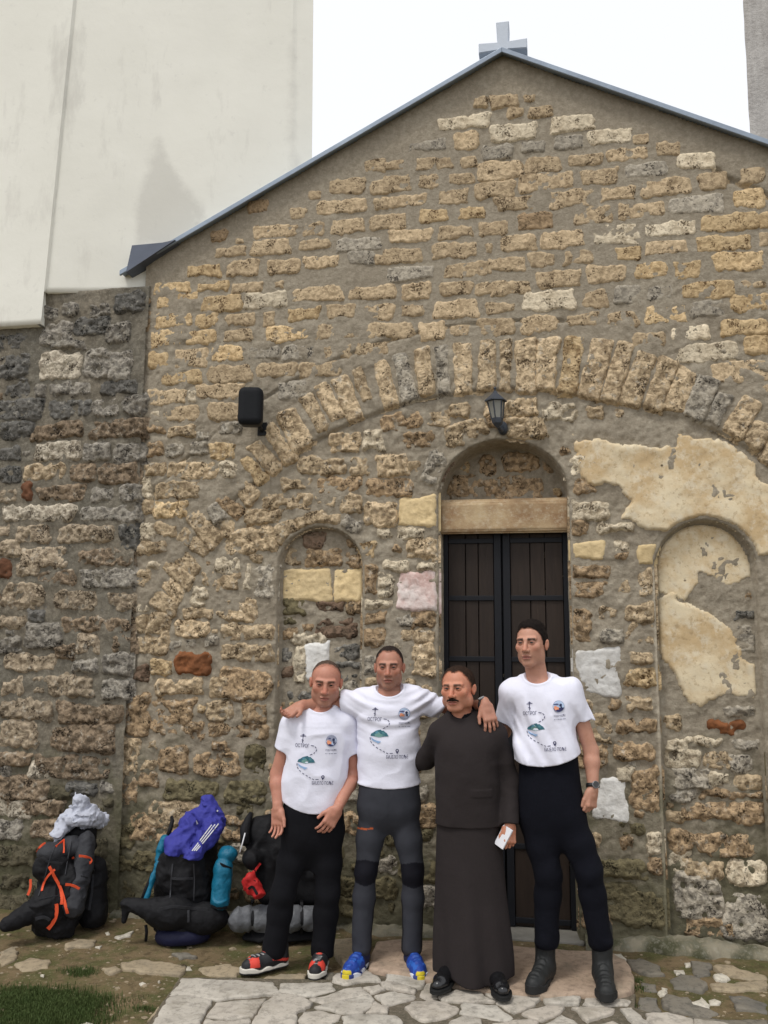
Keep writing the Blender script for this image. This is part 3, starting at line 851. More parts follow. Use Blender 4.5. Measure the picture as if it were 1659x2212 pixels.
for (xa, xb) in ((x0, xm-0.006), (xm+0.006, x1)):
    ws = 0.05
    for xx in ((xa, xa+ws), (xb-ws, xb)):
        mb = MB(); mb.box(xx[0]+.001, xx[1], yF-0.012, 0.245, z0+0.002, z1-0.002); bevel(mb.build('stile', M_IRON, door), .003)
    px0, px1 = xa+ws, xb-ws
    cuts = [px0, px0+(px1-px0)*.38, px0+(px1-px0)*.66, px1]
    for i in range(3):
        mb = MB(); mb.box(cuts[i]+0.003, cuts[i+1]-0.003, yF+0.004+0.002*(i % 2), 0.244, z0+0.004, z1-0.004); bevel(mb.build('plank', M_WOOD, door), .003)
    for yy in (1168, 1292, 1424, 1620, 1826, 1985):
        zc = PY(1088, yy, yF)[2]
        mb = MB(); mb.box(px0+.001, px1-.001, yF-0.008, yF+0.006, zc-0.017, zc+0.017); bevel(mb.build('rail', M_IRON, door), .003)
M_SILL = plain('sill_stone', (0.20, 0.19, 0.165), .8, .3, .35, 9, .5, 60, .008)
mb = MB(); mb.box(x0+.002, x1+.03, -0.01, 0.30, -0.2, z_sill-0.004); bevel(mb.build('door_sill', M_SILL, church), .015, 3)

# ---------------------------------------------------------------- roof edge and cross
k = NT('sheet_metal')
_c = k.mix(k.ramp(k.noise(3, 4), [(0.3, 0.0), (0.7, 1.0)]), (0.30, 0.36, 0.43), (0.22, 0.26, 0.32))
M_METAL = k.done(_c, .45, k.bump(k.noise(8, 3), .25, .02), .5, Metallic=0.35)
M_METAL2 = plain('dark_sheet', (0.10, 0.115, 0.15), .45, .5, .25, 6, .2, 12, .01, Metallic=0.3)
roof = obj('roof', None, None, church); roof.matrix_parent_inverse = PINV[church.name]; PINV[roof.name] = Matrix.Identity(4)
for sgn, xe in ((-1, eaveL[0]-0.0), (1, XR+0.0)):
    nx_, nz_ = sgn*SLOPE/math.hypot(1, SLOPE), 1/math.hypot(1, SLOPE)
    def at(x, off, y): return (x+nx_*off*0, y, float(roof_z(x))+off/nz_)
    mb = MB()
    xa, xb = sorted((apex[0], xe))
    mb.hexa([at(xa, -.064, .07), at(xb, -.064, .07), at(xb, -.064, 6.1), at(xa, -.064, 6.1), at(xa, -.016, .07), at(xb, -.016, .07), at(xb, -.016, 6.1), at(xa, -.016, 6.1)])
    mb.build('roof_slope', M_METAL2, roof)
    mb = MB()
    mb.hexa([at(xa, -.036, -.075), at(xb, -.036, -.075), at(xb, -.036, -.053), at(xa, -.036, -.053), at(xa, -.001, -.075), at(xb, -.001, -.075), at(xb, -.001, -.053), at(xa, -.001, -.053)])
    bevel(mb.build('verge_strip', M_METAL, roof), .004)
    mb = MB()
    mb.hexa([at(xa, -.014, -.052), at(xb, -.014, -.052), at(xb, -.014, .25), at(xa, -.014, .25), at(xa, -.006, -.052), at(xb, -.006, -.052), at(xb, -.006, .25), at(xa, -.006, .25)])
    mb.build('verge_flashing', M_METAL, roof)
# folded sheet at the left eave
q = [PY(x, y, -0.09) for x, y in ((272, 588), (296, 572), (378, 518), (350, 524), (285, 530))]
mb = MB(); mb.poly(q); n_ = [np.array(p)+np.array((0.0, 0.16, 0)) for p in q]; mb.poly(n_[::-1])
for i in range(5): mb.poly([q[i], n_[i], n_[(i+1) % 5], q[(i+1) % 5]])
mb.build('eave_flashing', M_METAL2, roof)
k = NT('cross_stone')
M_CROSS = k.done(k.mix(k.noise(9, 4), (0.58, 0.63, 0.70), (0.50, 0.55, 0.62)), .8, k.bump(k.noise(40, 4), .3, .006), .2)
cc = PY(1086, 98, 0.0)
ux = (PY(1139, 98)[0]-PY(1034, 98)[0])/2
uz = PY(1086, 46)[2]-cc[2]
def cross_ring(y, g=0.0):
    v0, v1, h0, h1 = .040-g, .047-g, .032-g, .039-g
    ux_, uz_ = ux-g, uz-g
    return [(cc[0]+x, y, cc[2]+z) for x, z in ((-v0, h0), (-ux_, h1), (-ux_, -h1), (-v0, -h0), (-v0, -.075), (v0, -.075), (v0, -h0), (ux_, -h1), (ux_, h1),
                                               (v0, h0), (v1, uz_), (-v1, uz_))]
mb = MB(); r0, r1 = cross_ring(0.0, .005), cross_ring(0.15, .005)
f0, f1 = cross_ring(0.010), cross_ring(0.140)
mb.poly(r0); mb.poly(r1[::-1])
for R_, S_ in ((r0, f0), (f0, f1), (f1, r1)):
    for i in range(12): mb.poly([R_[i], S_[i], S_[(i+1) % 12], R_[(i+1) % 12]])
mb.build('cross', M_CROSS, church)

# ================================================================== the plastered church beside it
big = thing('plastered_church', 'tall whitewashed church wall rising over a dark weathered stone base', 'church', (seam_b[0]-1.0, 0.3, 0))
xs = np.arange(-7.2, seam_a[0]+0.12, 0.0135); zs = np.arange(-0.35, zB+0.12, 0.0135)
X, Z = np.meshgrid(xs, zs, indexing='ij')
P3 = np.stack([X, X*0+9.1, Z], -1)
Y = -0.03-(fbm(P3, 2.6, 2, 25)*0.015+fbm(P3, 11, 3, 29)*0.016+np.abs(fbm(P3, 30, 2, 39))*0.007)
Y = np.where(Z > np.where(X < xsplit, zA, zB)+0.02, 0.06, Y)
V, Q = grid_mesh(X, Y, Z, X < seam_x(Z)+0.012)
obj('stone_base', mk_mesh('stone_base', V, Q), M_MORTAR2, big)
for r in range(22):        # base courses further left, past the photograph
    x = PY(0, 1200)[0]-0.05-(r % 2)*.15
    while x > -6.5:
        w = rnd.uniform(.13, .24); x -= 2*w+.04
        leftwall.append(dict(cx=x+w, cz=.15+.19*r, a=w-.01, b=rnd.uniform(.05, .075), rot=0, code=rnd.choice('kgdgtp'), kind=1, name='stone'))
leftwall = [s for s in leftwall if s['cz']+s['b'] < (zA if s['cx'] < xsplit else zB)-0.01]
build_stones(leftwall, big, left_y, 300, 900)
# whitewashed storey: edges followed down from two heights
def edge(p, q, Y_):
    a, b = PY(*p, Y_), PY(*q, Y_)
    return lambda z: (np.interp(z, [b[2], a[2]], [b[0], a[0]])+(z-a[2])*(a[0]-b[0])/(a[2]-b[2])*(z > a[2]) + (z-b[2])*(a[0]-b[0])/(a[2]-b[2])*(z < b[2]), Y_)
ED = [lambda z: (np.full(np.shape(z), -9.0), -0.10), edge((158, 0), (94, 640), -0.10), edge((166, 0), (100, 640), -0.075), edge((362, 0), (302, 480), 0.02),
      edge((634, 0), (622, 400), 0.20), edge((642, 0), (640, 400), 0.215), edge((677, 0), (674, 345), 0.25), lambda z: (np.full(np.shape(z), float(PY(664, 100, 5.0)[0])), 5.0)]
STAINS = [([(343, 300, .04), (366, 345, .05), (392, 395, .08), (450, 470, .13), (450, 510, .13), (380, 540, .08), (300, 525, .03), (292, 470, .02), (322, 360, .03)], 1.0),
          ([(630, 60, .20), (641, 60, .21), (640, 230, .21), (641, 300, .21), (652, 372, .22), (630, 375, .20), (621, 300, .20), (624, 200, .20)], .8),
          ([(352, 150, .03), (364, 150, .03), (360, 240, .03), (344, 240, .03)], .35), ([(410, 0, .08), (425, 40, .08), (420, 70, .08), (412, 40, .08)], .5)]
STAINS = [(np.array([PY(x, y, yy)[[0, 2]] for x, y, yy in L]), w) for L, w in STAINS]
k = NT('whitewash')
_c = k.mix(k.ramp(k.noise(0.9, 5, .6), [(0.35, 0.0), (0.7, 1.0)]), (0.80, 0.79, 0.715), (0.74, 0.73, 0.655))
_m = k.n('ShaderNodeMapping'); k.t.links.new(k.pos(), _m.inputs[0]); _m.inputs['Scale'].default_value = (1.6, 1.6, .5)
_st = k.noise(1.3, 6, .68, _m.outputs[0])
_c = k.mix(k.math('MULTIPLY', k.ramp(_st, [(0.56, 0.0), (0.68, 1.0)]), .38), _c, (0.42, 0.40, 0.36))
_c = k.mix(k.math('MULTIPLY', k.ramp(k.noise(14, 6, .7), [(0.60, 0.0), (0.72, 1.0)]), .3), _c, (0.52, 0.51, 0.47))
_s = k.n('ShaderNodeVertexColor', layer_name='Col').outputs[0]
_f = k.math('ADD', _s, k.math('MULTIPLY', k.math('SUBTRACT', k.noise(5, 7, .7), .5), 1.3))
_f = k.math('MULTIPLY', k.ramp(_f, [(0.35, 0.0), (0.75, 1.0)]), k.ramp(_s, [(0.08, 0.0), (0.6, .8)]))
_c = k.mix(k.math('MULTIPLY', _f, .6), _c, (0.50, 0.485, 0.44))
M_WHITE = k.done(_c, .9, k.bump(k.noise(4, 6, .6), .16, .03), .15)
ZT = 9.5
for i in range(len(ED)-1):
    zb = (zA, zB, zB, zB-.3, zB-.3, zB-.3, zB-.3)[i]
    zz = np.arange(zb, ZT, 0.05)
    a, b = ED[i](zz), ED[i+1](zz)
    wdt = float(np.max(np.abs(b[0]-a[0])+abs(b[1]-a[1])))
    tt = np.linspace(0, 1, max(3, min(120, int(wdt/0.03))))
    X = a[0][None, :]*(1-tt[:, None])+b[0][None, :]*tt[:, None]
    Y = (a[1]*(1-tt)+b[1]*tt)[:, None]+X*0
    Zg = zz[None, :]+X*0
    P3 = np.stack([X, Y, Zg], -1)
    Y = Y-0.022*fbm(P3, .9, 3, 77)*np.sin(np.pi*np.clip(tt, 0.02, .98))[:, None]
    V, Q = grid_mesh(X, Y, Zg)
    if i in (0, 1, 2):   # the plaster's lower edge stands proud of the stone
        n0 = len(V); nz = len(zz); bot = np.arange(len(tt))*nz
        V = np.concatenate([V, V[bot]+np.array((0, 0.14, 0))])
        Q = np.concatenate([Q, np.stack([bot[:-1], n0+np.arange(len(tt)-1), n0+1+np.arange(len(tt)-1), bot[1:]], 1)])
    me = mk_mesh('plaster_face', V, Q); obj('plaster_face', me, M_WHITE, big)
    st_ = np.zeros(len(V))
    for P_, w_ in STAINS: st_ = np.maximum(st_, w_*sstep(.16, -.13, poly_sd(V[:, 0], V[:, 2], P_)))
    setcol(me, np.repeat(st_[:, None], 3, 1))
mb = MB(); mb.poly([(-9, -.1, ZT-.06), (-3.4, .02, ZT-.06), (float(PY(672, 100, .25)[0]), .25, ZT-.06), (float(PY(650, 100, 5.)[0]), 5, ZT-.06), (-9, 5, ZT-.06)]); mb.build('top_slab', M_WHITE, big)
mb = MB(); mb.box(xsplit-.012, xsplit+.012, -.099, .05, zA, zB+.05); mb.build('plaster_edge', M_WHITE, big)
# ================================================================== tower at the right edge
tw = thing('stone_tower', 'grey rendered tower edge standing behind the roof at the far right', 'tower', tuple(PY(1700, 300, 1.6)*np.array((1, 1, 0))))
xa = PY(1612, 120, 1.6)[0]
k = NT('grey_render')
_m = k.n('ShaderNodeMapping'); k.t.links.new(k.pos(), _m.inputs[0]); _m.inputs['Scale'].default_value = (5, 5, 1)
_c = k.mix(k.ramp(k.noise(2.2, 6, .7, _m.outputs[0]), [(0.35, 0.0), (0.65, 1.0)]), (0.52, 0.50, 0.47), (0.36, 0.34, 0.32))
M_GREY = k.done(_c, .9, k.bump(k.noise(20, 6, .7), .6, .03), .1)
zz = np.arange(0, 10, .06)
for nm, (xA, yA, xB, yB) in dict(front=(xa, 1.6, xa+.26, 1.62), dark=(xa+.26, 1.62, xa+.30, 1.85), main=(xa+.30, 1.85, xa+2.5, 1.9)).items():
    tt = np.linspace(0, 1, max(3, int(abs(xB-xA)/.05)))
    X = (xA+(xB-xA)*tt)[:, None]+0*zz[None, :]; Y = (yA+(yB-yA)*tt)[:, None]+0*zz[None, :]; Zg = zz[None, :]+X*0
    P3 = np.stack([X, Y, Zg], -1)
    V, Q = grid_mesh(X+.012*fbm(P3, 3, 3, 5), Y-.02*fbm(P3, 4, 3, 6), Zg)
    obj('wall', mk_mesh('wall', V, Q), M_GREY, tw)
xb_ = PY(1612, 120, 4.5)[0]+.1
mb = MB(); mb.hexa([(xa+.03, 1.7, 0), (xa+2.45, 1.93, 0), (xa+2.45, 4.5, 0), (xb_, 4.5, 0), (xa+.03, 1.7, 9.9), (xa+2.45, 1.93, 9.9), (xa+2.45, 4.5, 9.9), (xb_, 4.5, 9.9)]); mb.build('core', M_GREY, tw)

# ================================================================== ground
def gz(x, y):
    """ground height: level at the people's feet, a touch lower at the far left, uneven"""
    x = np.asarray(x, float); y = np.asarray(y, float)
    P = np.stack([x, y, x*0+2.2], -1)
    return -0.02+0.018*fbm(P, 1.6, 3, 61)+0.012*fbm(P, 9, 4, 63, .6)
k = NT('bare_earth')
_c = k.mix(k.ramp(k.noise(2.6, 6, .65), [(0.35, 0.0), (0.65, 1.0)]), (0.20, 0.145, 0.085), (0.135, 0.105, 0.055))
_c = k.mix(k.math('MULTIPLY', k.ramp(k.noise(5.0, 6, .72), [(0.46, 0.0), (0.6, 1.0)]), .75), _c, (0.075, 0.085, 0.03))
_c = k.mix(k.math('MULTIPLY', k.ramp(k.noise(16.0, 6, .72), [(0.36, 1.0), (0.5, 0.0)]), .6), _c, (0.06, 0.045, 0.025))
_c = k.mix(k.math('MULTIPLY', k.ramp(k.noise(55, 4, .7), [(0.6, 0.0), (0.7, 1.0)]), .7), _c, (0.36, 0.31, 0.22))
M_EARTH = k.done(_c, .95, k.bump(k.noise(45, 6, .75), .8, .012), .1)
xs = np.concatenate([np.linspace(-60, -5.2, 24), np.arange(-5, 2.8, 0.022), np.linspace(3, 60, 24)])
ys = np.concatenate([np.linspace(-60, -2.9, 24), np.arange(-2.8, 0.5, 0.022), np.linspace(.7, 60, 20)])
X, Y = np.meshgrid(xs, ys, indexing='ij')
V, Q = grid_mesh(X, Y, gz(X, Y))
obj('ground', mk_mesh('ground', V, Q), M_EARTH, None, 'bare brown earth in front of the church', kind='structure')

# ---------------------------------------------------------------- crazy paving
def gp(crop, L, Z=0.0): return np.array([PZ(*cu(crop, *p), Z)[:2] for p in L])
PAVE = [('L', [(400, 595), (620, 585), (790, 575), (830, 640), (650, 690), (560, 690), (385, 665)]),
 ('L', [(805, 570), (830, 520), (950, 490), (1080, 480), (1170, 530), (1180, 575), (1050, 570), (900, 600)]),
 ('L', [(1240, 530), (1400, 520), (1540, 545), (1530, 620), (1480, 635), (1240, 570)]),
 ('L', [(620, 715), (740, 690), (930, 630), (1040, 620), (1100, 675), (960, 710), (740, 750)]),
 ('L', [(1060, 625), (1170, 600), (1230, 640), (1110, 670)]),
 ('L', [(1195, 590), (1250, 580), (1480, 645), (1460, 668), (1230, 630)]),
 ('L', [(1140, 690), (1300, 650), (1460, 680), (1460, 712), (1240, 770)]),
 ('L', [(660, 780), (900, 720), (1110, 690), (1135, 720), (1120, 780), (1040, 830), (940, 835)]),
 ('L', [(260, 750), (340, 695), (440, 680), (560, 710), (650, 750), (600, 795), (520, 830), (500, 960), (140, 960)]),
 ('L', [(540, 880), (580, 810), (700, 800), (860, 845), (830, 890), (760, 960), (525, 960)]),
 ('L', [(890, 860), (1000, 838), (1200, 850), (1340, 860), (1370, 900), (1360, 970), (900, 970)]),
 ('L', [(1140, 745), (1250, 790), (1240, 830), (1080, 840), (1130, 790)]),
 ('M', [(-58, 690), (0, 600), (110, 580), (175, 605), (165, 640), (90, 700), (0, 712)]),
 ('M', [(-165, 790), (-120, 750), (40, 722), (160, 745), (255, 790), (240, 830), (140, 870), (-10, 900), (-115, 850)]),
 ('M', [(110, 700), (230, 645), (390, 650), (550, 745), (320, 740), (130, 735)]),
 ('M', [(285, 752), (560, 765), (690, 860), (620, 885), (400, 850), (270, 830)]),
 ('M', [(465, 660), (720, 670), (920, 705), (860, 760), (760, 800), (690, 830), (560, 740)]),
 ('M', [(935, 705), (1090, 690), (1235, 710), (1225, 765), (960, 755)]),
 ('M', [(1255, 760), (1290, 685), (1480, 710), (1640, 725), (1600, 760), (1400, 780)]),
 ('M', [(745, 830), (960, 770), (1110, 780), (1070, 820), (920, 890), (800, 860)]),
 ('M', [(1170, 790), (1300, 785), (1500, 800), (1490, 830), (1300, 900), (1230, 840)]),
 ('M', [(930, 930), (1070, 840), (1150, 870), (1240, 930), (1230, 970), (930, 970)]),
 ('M', [(180, 900), (290, 850), (430, 880), (460, 960), (180, 970)]),
 ('M', [(530, 930), (700, 895), (850, 885), (890, 905), (900, 970), (540, 970)]),
 ('M', [(1300, 925), (1490, 885), (1560, 915), (1560, 970), (1290, 970)]),
 ('N', [(490, 890), (560, 880), (690, 990), (700, 1060), (600, 1060)]),
 ('N', [(680, 930), (860, 930), (1050, 980), (1040, 1060), (730, 1060)]),
 ('N', [(1070, 965), (1300, 990), (1360, 1010), (1360, 1080), (1070, 1080)]),
 ('I', [(1070, 1205), (1180, 1210), (1600, 1238), (1640, 1300), (1400, 1318), (1270, 1335), (1100, 1300), (1000, 1308)]),
 ('I', [(990, 1322), (1100, 1312), (1250, 1340), (1190, 1430), (1130, 1540), (860, 1540)]),
 ('I', [(1270, 1350), (1400, 1335), (1560, 1325), (1480, 1430), (1330, 1450), (1210, 1430)]),
 ('I', [(1200, 1450), (1330, 1465), (1470, 1450), (1460, 1560), (1160, 1560)])]
def shrink(P, d):
    c = P.mean(0); v = P-c
    L = np.hypot(v[:, 0], v[:, 1])[:, None]
    return c+v*np.maximum(0.2, 1-d/np.maximum(L, 1e-6))
def densify(P, step, seed, amp):
    out = []
    for i in range(len(P)):
        a, b = P[i], P[(i+1) % len(P)]
        n = max(1, int(np.hypot(*(b-a))/step))
        for j in range(n): out.append(a+(b-a)*j/n)
    out = np.array(out)
    q = np.c_[out, np.full(len(out), seed*.31)]
    return out+amp*np.c_[fbm(q, 25, 2, seed), fbm(q, 25, 2, seed+5)]
def slab(P, z0, th, seed, tilt=0.006, bev=0.010, amp=.016, step=.022):
    """flat stone: rounded rim, slightly domed uneven top"""
    P = densify(P, step, seed, amp)
    c = P.mean(0); n = len(P)
    rg = random.Random(seed); tx, ty = rg.uniform(-tilt, tilt), rg.uniform(-tilt, tilt)
    rings = [(0.0, -0.04), (0.0, th-bev*.8), (bev*.35, th-bev*.25), (bev, th), (bev*2.6, th+.001)]
    V = []
    for d, h in rings:
        R = shrink(P, d)
        nz = 0.003*fbm(np.c_[R, np.full(n, seed)], 9, 3, seed)
        V += [(R[i][0], R[i][1], z0+h+(R[i]-c)@np.array((tx, ty))*4+(nz[i] if h > 0 else 0)) for i in range(n)]
    F = []
    for r in range(len(rings)-1):
        for i in range(n):
            F.append([r*n+i, r*n+(i+1) % n, (r+1)*n+(i+1) % n, (r+1)*n+i])
    F.append([(len(rings)-1)*n+i for i in range(n)])
    A = 0.5*sum(P[i][0]*P[(i+1) % n][1]-P[(i+1) % n][0]*P[i][1] for i in range(n))
    if A < 0: F = [f[::-1] for f in F]
    return V, F
def flag_mat(name, c1, c2, c3):
    k = NT(name)
    oi = k.n('ShaderNodeObjectInfo').outputs['Random']
    a = k.mix(k.ramp(k.noise(5, 5, .65), [(0.35, 0.0), (0.65, 1.0)]), c1, c2)
    a = k.mix(k.math('MULTIPLY', oi, .45), a, c3)
    a = k.mix(k.math('MULTIPLY', k.ramp(k.noise(24, 6, .75), [(0.38, 1.0), (0.52, 0.0)]), .6), a, tuple(x*.5 for x in c2))
    a = k.mix(k.math('MULTIPLY', k.ramp(k.noise(3.5, 6, .7), [(0.5, 0.0), (0.66, 1.0)]), .5), a, (0.20, 0.175, 0.13))
    return k.done(a, .85, k.bump(k.noise(40, 6, .75), .45, .008), .2)
M_FLAG = flag_mat('pale_flagstone', (0.52, 0.485, 0.42), (0.38, 0.35, 0.30), (0.48, 0.41, 0.335))
M_PINK = flag_mat('pink_slab', (0.44, 0.325, 0.24), (0.35, 0.26, 0.19), (0.46, 0.36, 0.27))
M_SLATE = flag_mat('grey_slate', (0.185, 0.17, 0.145), (0.13, 0.125, 0.11), (0.23, 0.195, 0.14))
M_TANST = flag_mat('tan_stone', (0.34, 0.27, 0.18), (0.26, 0.21, 0.14), (0.42, 0.35, 0.24))
M_WHITEST = flag_mat('white_stone', (0.62, 0.58, 0.50), (0.52, 0.48, 0.40), (0.6, 0.55, 0.44))
M_BED = mortar_mat('paving_joint', (0.20, 0.165, 0.125), (0.15, 0.13, 0.095), (0.07, 0.065, 0.045))
bedp = gp('I', [(1075, 1195), (880, 1500), (760, 1700), (1500, 2300), (3200, 2300), (4200, 1560), (2900, 1500), (2450, 1330)])
bedp = np.concatenate([gp('I', [(1300, 1200), (1055, 1198), (970, 1320), (850, 1500), (700, 1760)]), np.array([(1.4, -2.6)]), gp('N', [(1500, 1020), (1050, 985), (700, 900), (590, 870), (600, 760)]), gp('M', [(1650, 690), (980, 700), (640, 660), (170, 570)]), gp('L', [(1100, 470), (820, 500), (800, 560)])])
V, F = slab(bedp, -0.035, 0.035, 3, 0, .01, .01, .05)
pave = obj('paving', mk_mesh('paving', V, F, False), M_BED, None, 'pale crazy paving of irregular flagstones in front of the door', kind='structure')
for i, (c, L) in enumerate(PAVE):
    P = gp(c, L, 0.008)
    V, F = slab(shrink(P, -0.004), 0.0, 0.010+0.004*((i*7) % 3), 200+i)
    obj('flagstone', mk_mesh('flagstone', V, F), M_FLAG, pave)
# flagstones nearer than the photograph's lower edge
g0 = PZ(830, 2212)
for r in range(4):
    for c in range(9):
        x = -2.0+c*.42+(r % 2)*.2; y = g0[1]-0.30-r*.33-(x+1)*-.18
        P = np.array([(x+rnd.uniform(-.03, .03)+.17*math.cos(a)*1.1, y+rnd.uniform(-.02, .02)+.14*math.sin(a)) for a in np.linspace(0, 2*math.pi, 8)[:-1]])
        V, F = slab(P, 0.0, .012, 400+r*10+c); obj('flagstone', mk_mesh('flagstone', V, F), M_FLAG, pave)

# doorstep: one big worn pinkish slab, a greyer one beside it
stepP = np.concatenate([gp('L', [(1090, 465), (1120, 330), (1150, 250), (1350, 235), (1640, 245)], .03), gp('M', [(690, 285), (1190, 325), (1480, 330), (1590, 395), (1640, 450), (1665, 560), (1640, 640), (1450, 680), (1200, 665), (980, 690), (650, 655), (300, 620), (170, 570)], .03)])
V, F = slab(stepP, -0.01, .042, 17, .0, .018, .012, .03)
obj('doorstep', mk_mesh('doorstep', V, F), M_PINK, None, 'worn pinkish stone slab lying before the church door', kind='structure')
V, F = slab(gp('L', [(815, 240), (940, 235), (1110, 255), (1080, 330), (1060, 420), (900, 440), (820, 330)], .01), -0.02, .036, 19)
path = obj('path', mk_mesh('path', V, F), M_TANST, None, 'rough strip of bedrock and half-buried stones along the wall foot', kind='structure')
RUB = [('N', [(530, 450), (640, 440), (800, 500), (820, 570), (700, 570), (560, 520)], 's'), ('N', [(1050, 470), (1200, 480), (1190, 570), (1100, 590), (1045, 540)], 's'),
 ('N', [(870, 600), (960, 560), (1080, 590), (1180, 650), (1140, 700), (900, 670)], 's'), ('N', [(1200, 510), (1330, 500), (1480, 540), (1650, 570), (1640, 600), (1480, 605), (1300, 570)], 't'),
 ('N', [(1195, 580), (1290, 555), (1345, 590), (1320, 630), (1230, 615)], 'w'), ('N', [(765, 700), (800, 660), (855, 665), (855, 715), (790, 725)], 'w'),
 ('N', [(1010, 790), (1100, 770), (1130, 745), (1190, 800), (1190, 830), (1050, 815)], 'w'), ('N', [(1180, 765), (1230, 750), (1285, 775), (1270, 800), (1190, 795)], 'w'),
 ('N', [(820, 740), (1000, 760), (1250, 860), (1210, 900), (900, 860), (800, 800)], 's'), ('N', [(1330, 720), (1500, 710), (1659, 780), (1659, 870), (1420, 840)], 's'),
 ('N', [(1000, 900), (1300, 930), (1659, 930), (1659, 1010), (1250, 985)], 's'), ('N', [(1180, 620), (1350, 630), (1659, 620), (1659, 680), (1400, 700), (1200, 670)], 't'),
 ('N', [(640, 620), (760, 640), (760, 690), (660, 680)], 's'), ('N', [(620, 750), (780, 760), (790, 880), (690, 880), (620, 820)], 's'),
 ('N', [(900, 530), (980, 525), (995, 555), (920, 565)], 'w'), ('N', [(985, 470), (1035, 465), (1040, 495), (1000, 500)], 'w'),
 ('N', [(385, 410), (480, 405), (525, 440), (500, 490), (400, 475)], 'w'),
 ('I', [(710, 1090), (800, 1075), (950, 1085), (1110, 1110), (1060, 1150), (880, 1150), (720, 1120)], 't'), ('I', [(600, 1120), (690, 1105), (720, 1130), (640, 1150)], 't'),
 ('I', [(1010, 1035), (1090, 1025), (1170, 1045), (1060, 1060)], 's'), ('I', [(85, 1090), (170, 1055), (300, 1065), (280, 1110), (130, 1135)], 't'), ('I', [(375, 985), (480, 950), (570, 955), (540, 995), (390, 1010)], 't'),
 ('I', [(0, 1020), (90, 990), (110, 1060), (0, 1100)], 't'), ('I', [(1160, 1110), (1330, 1095), (1440, 1125), (1390, 1165), (1200, 1150)], 't'), ('I', [(1480, 1190), (1659, 1150), (1800, 1160), (1780, 1200), (1560, 1215)], 't'),
 ('I', [(470, 1430), (510, 1415), (550, 1430), (530, 1450), (480, 1450)], 'w'), ('I', [(815, 1195), (840, 1185), (860, 1195), (830, 1205)], 'w'), ('I', [(925, 1182), (938, 1178), (942, 1186), (930, 1190)], 'w'),
 ('I', [(870, 1125), (885, 1118), (890, 1130)], 'w'), ('I', [(560, 995), (600, 990), (590, 1003)], 'w'), ('I', [(620, 905), (640, 900), (650, 915), (630, 918)], 'w'), ('I', [(680, 935), (740, 915), (790, 900), (770, 930), (700, 945)], 'w'),
 ('I', [(1060, 1095), (1120, 1100), (1130, 1120), (1080, 1120)], 'w'), ('I', [(240, 1150), (265, 1148), (260, 1158)], 'w'), ('I', [(920, 1335), (985, 1330), (900, 1400), (870, 1420)], 't'),
 ('L', [(0, 440), (70, 430), (60, 470), (0, 480)], 't'), ('L', [(420, 500), (560, 470), (600, 540), (480, 560)], 't'), ('L', [(160, 530), (380, 520), (390, 560), (180, 570)], 't'), ('L', [(700, 470), (800, 450), (850, 480), (760, 530)], 's')]
for i, (c, L, m) in enumerate(RUB):
    P = gp(c, L, .02)
    A = (P.max(0)-P.min(0)).max()
    V, F = slab(P, float(gz(*P.mean(0)))-.004, .018 if A > .12 else .014, 300+i, .02, .012 if A > .1 else .006, .022 if A > .1 else .006, .022 if A > .1 else .012)
    obj('stone', mk_mesh('stone', V, F), dict(s=M_SLATE, t=M_TANST, w=M_WHITEST)[m], path)
# mossy ledge along the foot of the wall
def ledge(px, zt, y0, seed, nm):
    n = 260
    x = np.linspace(px[0], px[1], n)
    prof = [(0.03, 0.01), (y0*.2, .005), (y0*.4, 0.0), (y0*.65, -.008), (y0*.85, -.02), (y0*.97, -.045), (y0, -.07), (y0-.01, -.11), (y0-.01, -.16)]
    X = np.repeat(x[:, None], len(prof), 1)
    Yv = np.array([p[0] for p in prof])[None, :]+X*0; Zv = zt+np.array([p[1] for p in prof])[None, :]+X*0
    P3 = np.stack([X, Yv, Zv], -1)
    Yv = Yv-.07*fbm(P3, 3.5, 4, seed, .6)-.03*fbm(P3, 14, 3, seed+2); Zv = Zv+.055*fbm(P3, 5, 4, seed+4, .65)
    V, Q = grid_mesh(X, Yv, Zv)
    obj(nm, mk_mesh(nm, V, Q), M_LEDGE, church)
k = NT('mossy_ledge')
_c = k.mix(k.ramp(k.noise(5, 6, .7), [(0.42, 0.0), (0.56, 1.0)]), (0.25, 0.225, 0.165), (0.07, 0.07, 0.04))
_c = k.mix(k.math('MULTIPLY', k.ramp(k.noise(20, 6, .7), [(0.5, 0.0), (0.65, 1.0)]), .5), _c, (0.34, 0.32, 0.26))
M_LEDGE = k.done(_c, .95, k.bump(k.noise(50, 6, .7), .7, .012), .1)
ledge((x1+.03, XR), 0.035, -0.10, 71, 'ledge')
ledge((seam_b[0], x0-.01), 0.02, -0.10, 73, 'ledge')

# ---------------------------------------------------------------- gravel
gr_ = np.random.default_rng(9); pv, pf = [], []
for i in range(650):
    px_, py_ = gr_.uniform(-60, 1720), gr_.uniform(1985, 2212)
    c = PZ(px_, py_, -.015)
    if c[1] > -.06: continue
    r = abs(gr_.normal(0, .006))+.0025
    z = float(gz(c[0], c[1]))
    k_ = len(pv)
    a0 = gr_.uniform(0, 6.28); fl = gr_.uniform(.4, .8)
    for (h, rr) in ((-.3, .9), (.35, 1.0), (.8, .55)):
        for j in range(6):
            a = a0+j*math.pi/3; e = r*rr*(1+.3*gr_.uniform(-1, 1))
            pv.append((c[0]+e*math.cos(a)*1.25, c[1]+e*math.sin(a), z+h*r*fl))
    for L in (0, 1):
        for j in range(6): pf.append([k_+L*6+j, k_+L*6+(j+1) % 6, k_+(L+1)*6+(j+1) % 6, k_+(L+1)*6+j])
    pf.append([k_+12+j for j in range(6)])
obj('gravel', mk_mesh('gravel', pv, pf, False), M_TANST, None, 'small pebbles strewn over the earth and between the slabs', kind='stuff')

